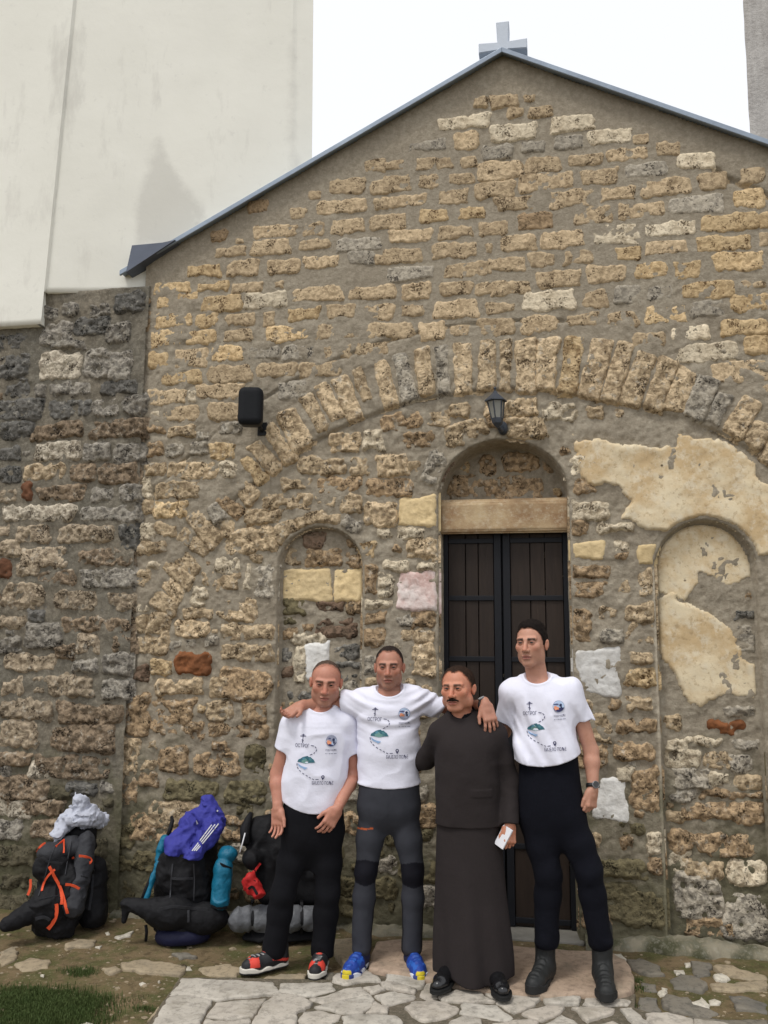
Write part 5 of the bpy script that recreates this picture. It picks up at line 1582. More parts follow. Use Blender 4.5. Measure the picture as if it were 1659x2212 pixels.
def make_trousers(fr, parent, rows, legs, zhem, mat, seed, fold=.006, colf=None, name='trousers', ex=2.4, top=None, h=.0062):
    """legs: [(hip, knee, ankle, r_hip, r_knee, r_ankle)]"""
    def f(P):
        d = loft(P, rows, ex)
        lg = None
        for hp, kn, an, r1, r2, r3 in legs:
            m1 = hp+(kn-hp)*.5; m2 = kn+(an-kn)*.35+np.array((0, .012, 0))
            l = smin(smin(cone(P, hp, m1, r1, r1*.55+r2*.47), cone(P, m1, kn, r1*.55+r2*.47, r2*.97), .03), smin(cone(P, kn, m2, r2*.97, r2*.5+r3*.53), cone(P, m2, an, r2*.5+r3*.53, r3), .03), .03)
            lg = l if lg is None else np.minimum(lg, l)
        d = smin(d, lg, .045)
        for hp, kn, an, r1, r2, r3 in legs:
            w = np.exp(-((P[:, 2]-kn[2])/.10)**2)+1.5*np.exp(-((P[:, 2]-zhem-.04)/.07)**2)+.5
            dg = np.sign(hp[0]-kn[0]+.001)
            q = np.stack([P[:, 0]*8+P[:, 2]*3.5*dg, P[:, 1]*8, P[:, 2]*8-P[:, 0]*5*dg], 1)
            d = d+fold_noise(q, seed, fold*1.5, (1, 1, 1))*w*.8*(np.abs(P[:, 0]-kn[0]) < .13)
        d = np.maximum(d, zhem-P[:, 2])
        if top is not None: d = np.maximum(d, P[:, 2]-top)
        return d
    P_ = [p for l in legs for p in l[:3]]
    lo, hi = bounds(P_, .13); R = np.array(rows)
    lo = np.minimum(lo, ((R[:, 1]-R[:, 3]).min()-.02, -.19, 9)); hi = np.maximum(hi, ((R[:, 1]+R[:, 3]).max()+.02, .19, R[-1, 0]+.02))
    lo[2] = zhem-.02
    V, Q = mesh_sdf(f, lo, hi, h)
    return apply(fr, name, V, Q, mat, parent, colf(V) if colf else None)

def make_shirt(fr, parent, S, name='t_shirt', mat=None, h=.0048):
    R = np.array(S['rows'])
    P_ = [p for s in S['sleeves'] for p in s[:2]]+list(S['sh'])
    lo, hi = bounds(P_, .13)
    lo = np.minimum(lo, ((R[:, 1]-R[:, 3]).min()-.03, -.2, R[0, 0]-.03)); hi = np.maximum(hi, ((R[:, 1]+R[:, 3]).max()+.03, .2, R[-1, 0]+.06))
    V, Q = mesh_sdf(lambda P: shirt_sdf(P, S), lo, hi, h)
    return apply(fr, name, V, Q, mat or M_TEE, parent), (V, Q)
def make_watch(fr, parent, c, ax, face, r, name='wristwatch', fc=(.02, .02, .02)):
    ax = unit(ax); face = np.asarray(face, float); face = unit(face-ax*(face@ax)); b = np.cross(ax, face)
    mb = MB(); n = 28
    ring = [(-.010, 0), (-.010, .004), (.010, .004), (.010, 0)]
    for i in range(n):
        a = 2*math.pi*i/n
        dirv = face*math.cos(a)*(r*.92)+b*math.sin(a)*r
        u = unit(dirv)
        for t, e in ring: mb.v.append(tuple(c+ax*t+dirv+u*e))
    for i in range(n):
        for j in range(4):
            mb.f.append([i*4+j, i*4+(j+1) % 4, ((i+1) % n)*4+(j+1) % 4, ((i+1) % n)*4+j])
    V = fr.W(np.array(mb.v))
    w = obj(name, mk_mesh(name, V, mb.f), plain('watch_strap', (.012, .012, .013), .5, .4), parent)
    mb = MB(); mb.lathe(c+face*(r*.92+.003), [(.019, 0), (.0205, .002), (.0205, .008), (.018, .010), (.0165, .009), (.001, .009)], 24, b, ax, face)
    V = fr.W(np.array(mb.v)); me = mk_mesh('watch_case', V, mb.f, False)
    o = obj('watch_case', me, vcol('watch_metal', .25, .6), w)
    cc_ = np.array([(.03, .03, .03)]*24+[(.06, .06, .065)]*24+[(.2, .2, .21)]*48+[fc]*48); setcol(me, cc_)

SK1 = (.47, .215, .150); SK2 = (.42, .20, .138); SK3 = (.52, .225, .140); SK4 = (.49, .255, .178)

# ================= 1: shorter man at the left
fr = Frame(632, 2088)
hd = Head(fr, 704, 1476, -.03, 85, yaw=-4, pitch=9, roll=3, wide=1.07, jaw=1.12)
rows = fr.rows([(1757, 674, 66, .125), (1700, 678, 68, .135), (1640, 684, 67, .128), (1590, 689, 68, .120), (1560, 690, 64, .108), (1542, 692, 48, .085), (1528, 694, 32, .060)])
neck = fr.L(695, 1528, 0)
shL, shR = fr.L(631, 1566, 0), fr.L(750, 1560, 0)
elL, wrL = fr.L(599, 1672, .03), fr.L(600, 1746, -.05)
elR, wrR = fr.L(764, 1672, .03), fr.L(728, 1748, -.15)
hemL = shL+(elL-shL)*.50; hemR = shR+(elR-shR)*.58
S = dict(rows=rows, neck=neck, sh=[shL, shR], sleeves=[(shL, hemL, .063, .066, None), (shR, hemR, .060, .062, None)], seed=11,
         oc=fr.L(693, 1512, -.055), orad=(.086, .085, .072), hem=fr.L(688, 1757, -.1)[2], hemx=fr.L(680, 1757)[0], hemc=1.6, fold=.007, ff=(7, 7, 7), nk=1.04)
handL = dict(W=wrL, d=(.02, -.12, -1), s=(.85, -.5, 0), curl=(28, 24, 22, 26), size=1.02, thumb=(.95, .45, -.15), tb=.6)
handR = dict(W=wrR, d=(-.50, -.10, -.80), s=(-.7, -.25, .60), curl=(22, 24, 26, 28), size=1.04, thumb=(.85, .60, -.10), tb=.55)
pA = make_person(fr, hd, S, [(shL, elL, wrL, .050, .041, .028), (shR, elR, wrR, .050, .041, .028)], [handL, handR],
                 'shorter balding man at the left in white shirt and black trousers, arms hanging', SK1, (.11, .06, .04), (.36, .13, .10), ((.24, .16, .12), .45))
make_hair(fr, hd, pA, .0016, [(-.09, .128), (-.055, .112), (-.03, .085), (-.005, .030), (.01, .0), (.03, -.01), (.09, -.05)], (.075, .05, .038), 3, skin=SK1, fade=.05)
sA, vq = make_shirt(fr, pA, S)
put_print(fr, vq, sA, 684, 1628, math.radians(-2), .97)
hipL, knL, anL = fr.L(645, 1800, 0), fr.L(612, 1930, -.02), fr.L(592, 2052, 0)
hipR, knR, anR = fr.L(708, 1800, 0), fr.L(708, 1930, -.02), fr.L(697, 2056, 0)
make_trousers(fr, pA, fr.rows([(1875, 672, 6, .03), (1840, 674, 40, .09), (1810, 676, 62, .118), (1770, 676, 66, .122), (1725, 676, 62, .115)]),
              [(hipL, knL, anL, .086, .070, .066), (hipR, knR, anR, .086, .070, .066)], .055, M_BLACK, 21)
make_shoe(fr, pA, np.array((anL[0]+.045, .02, 0)), math.radians(62), 'trail', 1.04, 1)
make_shoe(fr, pA, np.array((anR[0]+.0, .02, 0)), math.radians(12), 'trail', 1.0, 2)

# ================= 2: man with both arms round his neighbours
fr = Frame(832, 2090)
hd = Head(fr, 841, 1443, -.02, 83, yaw=-5, pitch=1, roll=0, wide=1.03, jaw=1.08)
rows = fr.rows([(1704, 840, 68, .118), (1650, 840, 67, .120), (1600, 840, 67, .120), (1560, 841, 66, .118), (1530, 842, 65, .108), (1512, 842, 58, .092), (1498, 842, 42, .075), (1486, 841, 30, .058)])
neck = fr.L(841, 1490, 0)
shL, shR = fr.L(786, 1515, .01), fr.L(900, 1514, .01)
elL, wrL = fr.L(700, 1522, .05), fr.L(650, 1524, -.04)
frC = Frame(1022, 2112, .03)
elR, wrR = fr.L(985, 1530, .10), fr.R@(frC.W(frC.L(1049, 1522, -.055))-fr.o)
hemL = fr.L(742, 1517, .03); hemR = fr.L(951, 1526, .04)
def b_folds(P):
    c = fr.L(841, 1530, 0)
    u, v = P[:, 0]-c[0], P[:, 2]-c[2]
    w = sstep(.24, .02, np.abs(v-.0))*(P[:, 1] < .04)
    q = np.stack([u*2.2, P[:, 1]*2, (v-1.5*u*u)*17], 1)
    return .032*w*np.clip(fbm(q, 1, 2, 77), -.5, .6)
S = dict(rows=rows, neck=neck, sh=[shL, shR], sleeves=[(shL, hemL, .062, .064, None), (shR, hemR, .062, .066, None)], seed=31,
         oc=fr.L(841, 1480, -.055), orad=(.083, .082, .072), hem=fr.L(840, 1704, -.1)[2], hemx=fr.L(840, 1700)[0], hemc=.5, fold=.007, ff=(6, 6, 9), extra=[b_folds])
handL = dict(W=wrL, d=(-.66, -.50, -.42), s=(.30, -.72, -.50), curl=(30, 34, 36, 40), size=1.02, thumb=(.75, .7, -.1), tb=.5)
handR = dict(W=wrR, d=(.24, -.34, -.90), s=(-.92, -.25, -.10), curl=(26, 24, 24, 26), size=1.02, thumb=(.85, .55, -.10), tb=.7, spread=.16)
pB = make_person(fr, hd, S, [(shL, elL, wrL, .050, .041, .028), (shR, elR, wrR, .050, .041, .028)], [handL, handR],
                 'man with arms round his neighbours in white shirt and grey hiking trousers', SK2, (.05, .03, .025), (.33, .12, .09), ((.17, .11, .085), .55))
make_hair(fr, hd, pB, .0035, [(-.09, .103), (-.065, .092), (-.045, .066), (-.02, .03), (.0, .0), (.03, -.015), (.09, -.05)], (.026, .018, .015), 5, recede=1.3, skin=SK2, fade=.022)
sB, vq = make_shirt(fr, pB, S)
put_print(fr, vq, sB, 842, 1571, 0.0, 1.0)
make_watch(fr, pB, wrR-unit(wrR-elR)*.012, wrR-elR, (-.2, -.55, .8), .036, fc=(.4, .4, .4))
hipL, knL, anL = fr.L(808, 1745, 0), fr.L(790, 1880, -.02), fr.L(780, 2045, 0)
hipR, knR, anR = fr.L(872, 1745, 0), fr.L(893, 1885, -.02), fr.L(890, 2045, 0)
def col_b(V):
    C = np.tile(np.array((.040, .042, .052)), (len(V), 1))
    for kn in (knL, knR):
        m = (np.abs(V[:, 2]-kn[2]+.0) < .075-.25*np.abs(V[:, 0]-kn[0])) & (np.abs(V[:, 0]-kn[0]) < .075) & (V[:, 1] < kn[1]+.04)
        C[m] = (.007, .007, .012)
        m = (V[:, 2] < kn[2]-.16) & (V[:, 0] > kn[0]-.0)
        C[m & (V[:, 1] > -.03)] = (.018, .018, .021)
    z = fr.L(787, 1791, -.08)
    C[(np.abs(V[:, 2]-z[2]-(V[:, 0]-z[0])*.10) < .0045) & (np.abs(V[:, 0]-z[0]) < .05) & (V[:, 1] < 0)] = (.45, .10, .03)
    return C
make_trousers(fr, pB, fr.rows([(1800, 838, 5, .03), (1778, 839, 34, .085), (1755, 840, 60, .112), (1725, 841, 66, .118), (1685, 841, 64, .112)]),
              [(hipL, knL, anL, .086, .063, .057), (hipR, knR, anR, .086, .063, .057)], .075, M_GREYTR, 23, .006, col_b, h=.0052)
make_shoe(fr, pB, np.array((anL[0]+.01, .02, 0)), math.radians(20), 'run', 1.03, 4)
make_shoe(fr, pB, np.array((anR[0]-.005, .02, 0)), math.radians(-12), 'run', 1.03, 5)

# ================= 3: priest in a dark cassock
fr = Frame(1022, 2112, .03)
hd = Head(fr, 989, 1489, -.03, 86, yaw=-20, pitch=0, roll=-2, wide=1.12, jaw=1.25)
rows = fr.rows([(1786, 1012, 72, .150), (1740, 1011, 70, .155), (1690, 1010, 69, .158), (1640, 1009, 69, .150), (1600, 1010, 69, .135), (1578, 1010, 64, .115), (1562, 1007, 52, .090), (1550, 1003, 38, .070), (1540, 1000, 30, .060)])
neck = fr.L(998, 1543, 0)
shL, shR = fr.L(951, 1584, .0), fr.L(1069, 1586, .0)
elL, wrL = fr.L(921, 1640, .14), fr.L(880, 1655, .24)
elR, wrR = fr.L(1100, 1690, .02), fr.L(1101, 1782, -.07)
S = dict(rows=rows, neck=neck, sh=[shL, shR], sleeves=[], seed=41, oc=fr.L(995, 1532, -.06), orad=(.068, .08, .050), hem=fr.L(1012, 1786, -.1)[2], hemx=0, fold=.006, shr=.060, nk=1.02)
handR = dict(W=wrR, d=(-.04, -.22, -.97), s=(-.85, -.50, .1), curl=(58, 60, 58, 58), size=.98, thumb=(.9, .4, -.35), tb=.7)
pC = make_person(fr, hd, S, [(shL, elL, wrL, .052, .045, .032), (shR, elR, wrR, .052, .045, .030)], [handR],
                 'moustached priest in a long dark cassock holding a small white booklet', SK3, (.10, .055, .035), (.36, .12, .09), ((.30, .15, .10), .35))
make_hair(fr, hd, pC, .0065, [(-.09, .106), (-.065, .092), (-.04, .060), (-.018, .020), (.0, -.005), (.03, -.02), (.09, -.05)], (.028, .016, .011), 7, recede=1.0, skin=SK3, fade=.014)
def f_mo(P):
    q = hd.q(P)
    d = None
    for s in (-1, 1):
        e = cone(q, (s*.004, -.0995, -.0500), (s*.032, -.0850, -.0580), .0090, .0048)
        d = e if d is None else smin(d, e, .004)
    return (d+fbm(q, 180, 2, 4)*.0018)*hd.k
V, Q = mesh_sdf(f_mo, *bounds([hd.w((0, -.096, -.053))], .045), .0022)
apply(fr, 'moustache', V, Q, M_HAIR, pC, np.tile(np.array((.022, .014, .010)), (len(V), 1)))
def f_jacket(P):
    tor = torso_sdf(P, S)
    sl = smin(smin(cone(P, shL, elL, .064, .056), cone(P, elL, wrL, .056, .045), .03), smin(cone(P, shR, elR, .064, .056), np.maximum(cone(P, elR, wrR, .056, .047), (P-wrR)@unit(wrR-elR)+.004), .03), .001)
    d = smin(tor, sl, .03)
    d = d+fold_noise(P, 43, .008, (7, 7, 8))
    # chest pocket flap and hem
    z0 = fr.L(1040, 1715, -.15)
    d = d-.003*((np.abs(P[:, 0]-z0[0]) < .06) & (np.abs(P[:, 2]-z0[2]) < .02) & (P[:, 1] < -.05))
    d = np.maximum(d, S['hem']-P[:, 2])
    op = ell(P, S['oc'], S['orad'])
    d = smax(d, -op, .004)
    # stand-up collar with a slit at the front
    nk = cone(P, neck+np.array((0, .01, -.03)), hd.w((0, .030, -.070)), .079, .076)
    col_ = np.maximum(np.maximum(nk, -(nk+.006)), (P-(neck+np.array((0, .0, .020))))@unit((.0, .55, -1))*-1*-1)
    top = (P[:, 2]-(neck[2]+.034))-.42*(P[:, 1]-neck[1])
    vcut = .004+.75*np.clip(P[:, 2]-neck[2]+.035, 0, 1)-np.abs(P[:, 0]-neck[0]+.022)
    col_ = np.maximum(np.maximum(np.maximum(nk, -(nk+.007)), top), np.where(P[:, 1] < neck[1], vcut, -1))
    return d if not want_collar else col_
want_collar = False
lo, hi = bounds([shL, shR, elL, wrL, elR, wrR], .12); lo[1] = -.22; hi[2] = hd.c[2]-.02; lo[2] = S['hem']-.03
V, Q = mesh_sdf(f_jacket, lo, hi, .0052)
jk = apply(fr, 'jacket', V, Q, M_CASSOCK, pC)
want_collar = True
V, Q = mesh_sdf(f_jacket, neck-np.array((.13, .13, .10)), neck+np.array((.13, .14, .16)), .0042)
apply(fr, 'collar', V, Q, M_BLACK, jk)
srow = fr.rows([(2112, 1026, 84, .19), (2060, 1025, 84, .185), (1980, 1021, 80, .172), (1900, 1017, 75, .160), (1830, 1013, 71, .150), (1770, 1012, 68, .145)])
def f_skirt(P):
    d = loft(P, srow, 2.0)
    c = np.interp(P[:, 2], [r[0] for r in srow], [r[1] for r in srow])
    a = np.arctan2(P[:, 1], P[:, 0]-c)
    t = sstep(srow[-1][0]-.1, srow[0][0], P[:, 2])
    d = d+t*(.012*np.sin(a*5+1.1)+.007*np.sin(a*9+P[:, 2]*2))+fold_noise(P, 47, .004, (6, 6, 3))
    hz = .012+.030*sstep(-.05, -.14, P[:, 0]-c)+.028*sstep(.09, .2, P[:, 0]-c)
    return np.maximum(d, hz-P[:, 2])
R_ = np.array(srow)
V, Q = mesh_sdf(f_skirt, ((R_[:, 1]-R_[:, 3]).min()-.05, -.25, -.0), ((R_[:, 1]+R_[:, 3]).max()+.05, .25, R_[-1, 0]+.02), .0062)
apply(fr, 'cassock_skirt', V, Q, M_CASSOCK, pC)
fA, fB = fr.L(978, 2080, -.0), fr.L(1070, 2085, -.0)
make_shoe(fr, pC, np.array((fA[0]-.01, -.03, 0.0)), math.radians(18), 'dress', 1.0, 7)
make_shoe(fr, pC, np.array((fB[0]-.015, -.065, 0.0)), math.radians(-14), 'dress', 1.0, 8)
# the booklet in his hand
bk = fr.L(1088, 1808, -.10)
mb = MB(); u_, v_, w_ = unit((.55, .0, 1)), unit((.75, -.5, -.41)), None
v_ = unit(v_-u_*(v_@u_)); w_ = np.cross(u_, v_)
pp = [bk+u_*a*.058+v_*b*.030+w_*c*.007 for c in (-1, 1) for a, b in ((-1, -1), (1, -1), (1, 1), (-1, 1))]
mb.hexa([tuple(fr.W(p)) for p in pp])
bevel(mb.build('booklet', plain('white_card', (.72, .72, .76), .6, .3, .03), None, label='small white booklet held in the priest\'s lowered hand', cat='booklet'), .002)

# ================= 4: tall young man at the right
fr = Frame(1237, 2122, .03)
hd = Head(fr, 1148, 1393, -.02, 89, yaw=-17, pitch=-2, roll=-2, wide=1.0, jaw=1.02)
rows = fr.rows([(1672, 1186, 67, .124), (1650, 1185, 70, .136), (1620, 1184, 70, .134), (1580, 1183, 67, .120), (1540, 1180, 66, .118), (1510, 1176, 68, .110), (1490, 1171, 62, .095), (1476, 1167, 46, .078), (1464, 1163, 32, .060)])
neck = fr.L(1161, 1464, 0)
shL, shR = fr.L(1103, 1494, .01), fr.L(1233, 1489, .0)
elL, wrL = fr.L(1088, 1580, .12), fr.L(1052, 1606, .26)
elR, wrR = fr.L(1277, 1622, .03), fr.L(1281, 1704, -.03)
hemL = shL+(elL-shL)*.62; hemR = shR+(elR-shR)*.52
def d_folds(P):
    c = fr.L(1185, 1600, 0)
    u, v = P[:, 0]-c[0], P[:, 2]-c[2]
    w = sstep(.34, .05, np.abs(v+.02))*(P[:, 1] < .05)
    q = np.stack([(u+v*.5)*15, P[:, 1]*2, (v-.5*u)*2.2], 1)
    return .036*w*np.clip(fbm(q, 1, 2, 78), -.5, .22)
S = dict(rows=rows, neck=neck, sh=[shL, shR], sleeves=[(shL, hemL, .060, .066, None), (shR, hemR, .060, .062, None)], seed=51,
         oc=fr.L(1160, 1452, -.055), orad=(.080, .082, .066), hem=fr.L(1180, 1657, -.12)[2], hemx=fr.L(1165, 1650)[0], hemc=1.3, fold=.007, ff=(11, 9, 4), extra=[d_folds], nk=.96)
handR = dict(W=wrR, d=(-.16, -.10, -.98), s=(-.62, -.78, 0), curl=(52, 56, 58, 60), size=1.03, thumb=(.95, .30, -.25), tb=.75)
pD = make_person(fr, hd, S, [(shL, elL, wrL, .048, .040, .028), (shR, elR, wrR, .048, .041, .028)], [handR],
                 'tall dark-haired young man at the right in a tucked white shirt and black boots', SK4, (.045, .028, .02), (.38, .15, .12), ((.30, .18, .13), .25))
make_hair(fr, hd, pD, .0055, [(-.1, .088), (-.07, .082), (-.045, .055), (-.02, .0), (.0, -.012), (.03, -.02), (.09, -.055)], (.010, .007, .006), 9, tip=.010, recede=.2, skin=SK4, fade=.008)
sD, vq = make_shirt(fr, pD, S)
put_print(fr, vq, sD, 1178, 1556, math.radians(4), .93)
make_watch(fr, pD, wrR-unit(wrR-elR)*.018, wrR-elR, (.35, -.9, 0), .034)
wz = fr.L(1185, 1650, -.1)[2]
hipL, knL, anL = fr.L(1157, 1765, 0), fr.L(1184, 1885, -.03), fr.L(1180, 2030, 0)
hipR, knR, anR = fr.L(1226, 1765, 0), fr.L(1272, 1880, -.03), fr.L(1296, 2030, 0)
make_trousers(fr, pD, fr.rows([(1850, 1196, 6, .03), (1815, 1193, 42, .085), (1770, 1191, 68, .118), (1720, 1188, 71, .125), (1680, 1186, 66, .117), (1632, 1185, 64, .106)]),
              [(hipL, knL, anL, .092, .073, .064), (hipR, knR, anR, .092, .073, .064)], .17, M_NAVY, 27, .006)
make_shoe(fr, pD, np.array((anL[0]-.005, .03, 0.0)), math.radians(16), 'boot', 1.06, 11)
make_shoe(fr, pD, np.array((anR[0]+.01, .02, 0.0)), math.radians(-3), 'boot', 1.06, 12)

# ================================================================== wall lamp
M_LAMP = plain('lamp_metal', (.035, .042, .055), .5, .4, .25, 25, .2, 60)
k = NT('lamp_glass')
M_PANE = k.done((.33, .33, .29), .35, k.bump(k.noise(60, 3), .2, .002), .5)
k.b.inputs['Transmission Weight'].default_value = .35
yl = -0.15
c0 = PY(1071, 866, yl); sc = (PY(1081, 866, yl)[0]-PY(1071, 866, yl)[0])/10
lamp = thing('wall_lamp', 'black hexagonal lantern on the wall above the church door', 'lamp', tuple(PY(1085, 930, 0)))
def hexr(z, r, a0=.26): return [(c0[0]+r*math.cos(a0+i*math.pi/3)+(z-c0[2])*-.06, yl+r*math.sin(a0+i*math.pi/3), z) for i in range(6)]
zE = c0[2]; r_e, r_t, r_b = 25*sc, 18.5*sc, 12*sc
zT, zB_ = zE-2*sc, zE-41*sc
mb = MB(); rr = [hexr(zE-1.5*sc, r_e), hexr(zE+1.0*sc, r_e*.99), hexr(zE+9*sc, r_e*.62), hexr(zE+18*sc, r_e*.22), hexr(zE+22*sc, r_e*.15)]
for a, b in zip(rr[:-1], rr[1:]):
    for i in range(6): mb.poly([a[i], a[(i+1) % 6], b[(i+1) % 6], b[i]])
mb.poly(rr[0][::-1]); mb.poly(rr[-1]); mb.build('lamp_roof', M_LAMP, lamp)
mb = MB(); mb.lathe((c0[0]-.06*26*sc, yl, zE+22*sc), [(1.6*sc, 0), (2.2*sc, 1.5*sc), (1.2*sc, 3*sc), (3*sc, 5*sc), (3.2*sc, 7*sc), (1.5*sc, 9.5*sc), (.3*sc, 10.5*sc)], 12); mb.build('finial', M_LAMP, lamp, True)
t_, b_ = hexr(zT, r_t), hexr(zB_, r_b); t2, b2 = hexr(zT, r_t*.93), hexr(zB_, r_b*.93)
for i in range(6):
    mb = MB(); mb.tube([t_[i], b_[i]], 1.5*sc, 6); mb.build('bar', M_LAMP, lamp)
    mb = MB(); j = (i+1) % 6
    n_ = unit(np.cross(np.array(t2[j])-np.array(t2[i]), np.array(b2[i])-np.array(t2[i])))*.0015
    q = [np.array(p) for p in (t2[i], t2[j], b2[j], b2[i])]
    mb.hexa([*(p-n_ for p in q), *(p+n_ for p in q)]); mb.build('pane', M_PANE, lamp)
mb = MB(); rr = [hexr(zB_+2*sc, r_b*1.1), hexr(zB_-3*sc, r_b*1.05), hexr(zB_-9*sc, r_b*.95), hexr(zB_-15*sc, r_b*.5), hexr(zB_-19*sc, r_b*.25)]
for a, b in zip(rr[:-1], rr[1:]):
    for i in range(6): mb.poly([a[(i+1) % 6], a[i], b[i], b[(i+1) % 6]])
mb.poly(rr[0]); mb.poly(rr[-1][::-1]); mb.build('lamp_base', M_LAMP, lamp)
mb = MB(); bx_ = c0[0]+.06*55*sc
mb.tube([(bx_, yl, zB_-12*sc), (bx_+3*sc, yl+.03, zB_-19*sc), (bx_+7*sc, -.06, zB_-19*sc), (bx_+9*sc, -.005, zB_-10*sc)], 4.2*sc, 10); mb.build('arm', M_LAMP, lamp, True)
mb = MB(); mb.lathe((bx_+9*sc, .02, zB_-9*sc), [(11*sc, 0), (11*sc, .03), (8*sc, .045), (2*sc, .05)], 16, (1, 0, 0), (0, 0, 1.35), (0, -1, 0)); mb.build('wall_plate', M_LAMP, lamp, True)

# ================================================================== loudspeaker
ys = -0.16
sp = thing('loudspeaker', 'black rounded loudspeaker box mounted on the wall left of the arch', 'loudspeaker', tuple(PY(555, 915, 0)))
cS = PY(543, 882, ys); w2 = (PY(570, 882, ys)[0]-PY(517, 882, ys)[0])/2; h2 = (PY(543, 841, ys)[2]-PY(543, 924, ys)[2])/2
Rs = rot_xyz(math.radians(12), math.radians(-4), 0)
M_SPK = plain('speaker_case', (.012, .013, .015), .55, .35, .2, 30, .3, 220)
M_GRL = plain('speaker_grille', (.009, .010, .012), .75, .2, .3, 90, .8, 260, .002)
def f_sp(P):
    q = (P-cS)@Rs.T
    t = 1-.10*sstep(-.05, .08, q[:, 1])
    q2 = q/np.stack([t, t*0+1, t], 1)
    return rbox(q2, (0, 0, 0), (w2*.96, .085, h2), .046)
V, Q = mesh_sdf(f_sp, cS-.2, cS+.2, .006); obj('cabinet', mk_mesh('cabinet', V, Q), M_SPK, sp)
V, Q = mesh_sdf(lambda P: np.maximum(f_sp(P)-.0015, ((P-cS)@Rs.T)[:, 1]+.052), cS-.2, cS+.2, .005); obj('grille', mk_mesh('grille', V, Q), M_GRL, sp)
mb = MB(); mb.tube([cS+np.array((.03, .05, -h2*.5)), cS+np.array((.035, .09, -h2*.85)), cS+np.array((.035, .155, -h2*.95))], .016, 8); mb.build('bracket', M_SPK, sp, True)
mb = MB(); mb.box(cS[0]+.0, cS[0]+.07, -.02, .01, cS[2]-h2*1.2, cS[2]-h2*.5); bevel(mb.build('wall_plate', M_SPK, sp), .004)

# ================================================================== rucksacks
def nylon(name, col, rough=.55, var=.2, bump=.35):
    k = NT(name)
    a = k.mix(k.noise(9, 5, .6), tuple(min(1, c*(1+var)) for c in col), tuple(c*(1-var) for c in col))
    n = k.bump(k.noise(500, 2), .2, .001); n = k.bump(k.noise(22, 5, .65), bump, .014, n)
    return k.done(a, rough, n, .22)
M_NY1 = nylon('black_nylon', (.0075, .0075, .009), .7, .3, .5); M_NY2 = nylon('grey_nylon', (.034, .035, .040), .65, .3, .5); M_ORANGE = nylon('orange_webbing', (.72, .095, .035), .6, .1, .1)
M_TEAL = nylon('blue_plastic_sack', (.010, .13, .22), .28, .3, .8); M_SILV = nylon('grey_plastic_sack', (.13, .135, .145), .32, .25, .8)
M_BLUEB = nylon('navy_nylon', (.010, .011, .035)); M_RED = nylon('red_nylon', (.42, .02, .02)); M_WHITEB = plain('white_band', (.75, .75, .78), .6, .3, .03)
def sdf_part(fr, name, f, pts_, pad, h, mat, parent, keep=None):
    V, Q = mesh_sdf(f, *bounds(pts_, pad), h)
    me = mk_mesh(name, fr.W(V), Q)
    o = obj(name, me, mat, parent)
    if keep is not None: keep.append((fr.W(V), Q))
    return o
def merged_bvh(parts):
    VV, QQ, n = [], [], 0
    for V, Q in parts: VV.append(V); QQ.append(Q+n); n += len(V)
    return BVHTree.FromPolygons([tuple(v) for v in np.concatenate(VV)], [tuple(q) for q in np.concatenate(QQ)])
def ribbon(bvh, crop, line, w, mat, parent, name='strap', th=.003, fallbackY=-.3, step=.012, ret=False):
    """webbing that lies on the surface of a bag along a line of points"""
    L = [cu(crop, *p) if crop else p for p in line]
    P = [L[0]]
    for a, b in zip(L[:-1], L[1:]):
        n = max(2, int(math.hypot(b[0]-a[0], b[1]-a[1])/4))
        P += [(a[0]+(b[0]-a[0])*i/n, a[1]+(b[1]-a[1])*i/n) for i in range(1, n+1)]
    C = []; last = None
    for px, py in P:
        d = Vector(ray(px, py)).normalized(); hit = bvh.ray_cast(Vector(CP), d)
        if hit[0] is not None: last = (hit[0]-Vector(CP)).length
        if last is None: last = (Vector(PY(px, py, fallbackY))-Vector(CP)).length
        C.append(Vector(CP)+d*(last-.004))
    C2 = [sum((C[max(0, min(len(C)-1, i+k))] for k in (-2, -1, 0, 1, 2)), Vector())/5 for i in range(len(C))]
    mb = MB(); view = Vector(CF)
    for i, c in enumerate(C2):
        t = (C2[min(i+1, len(C2)-1)]-C2[max(0, i-1)]).normalized(); s = t.cross(view).normalized(); n = s.cross(t).normalized()
        if n.dot(view) > 0: n = -n
        for a, b in ((-1, 0), (-1, 1), (1, 1), (1, 0)): mb.v.append(tuple(c+s*(a*w/2)+n*(b*th)))
    for i in range(len(C2)-1):
        for j in range(4): mb.f.append([i*4+j, i*4+(j+1) % 4, (i+1)*4+(j+1) % 4, (i+1)*4+j])
    mb.f.append([0, 1, 2, 3]); e = (len(C2)-1)*4; mb.f.append([e+3, e+2, e+1, e])
    return mb.build(name, mat, parent)
def crumple(P, seed, amp, f):
    n = fbm(P, f, 3, seed); r = 1-np.abs(fbm(P+3.1, f*.8, 2, seed+4))*2.2
    return 2.0*amp*(n*.8-.8*np.clip(r-.3, 0, 1))
CROPS['S'] = (0, 2500, 3.95); CROPS['T'] = (340, 2500, 1659/460)

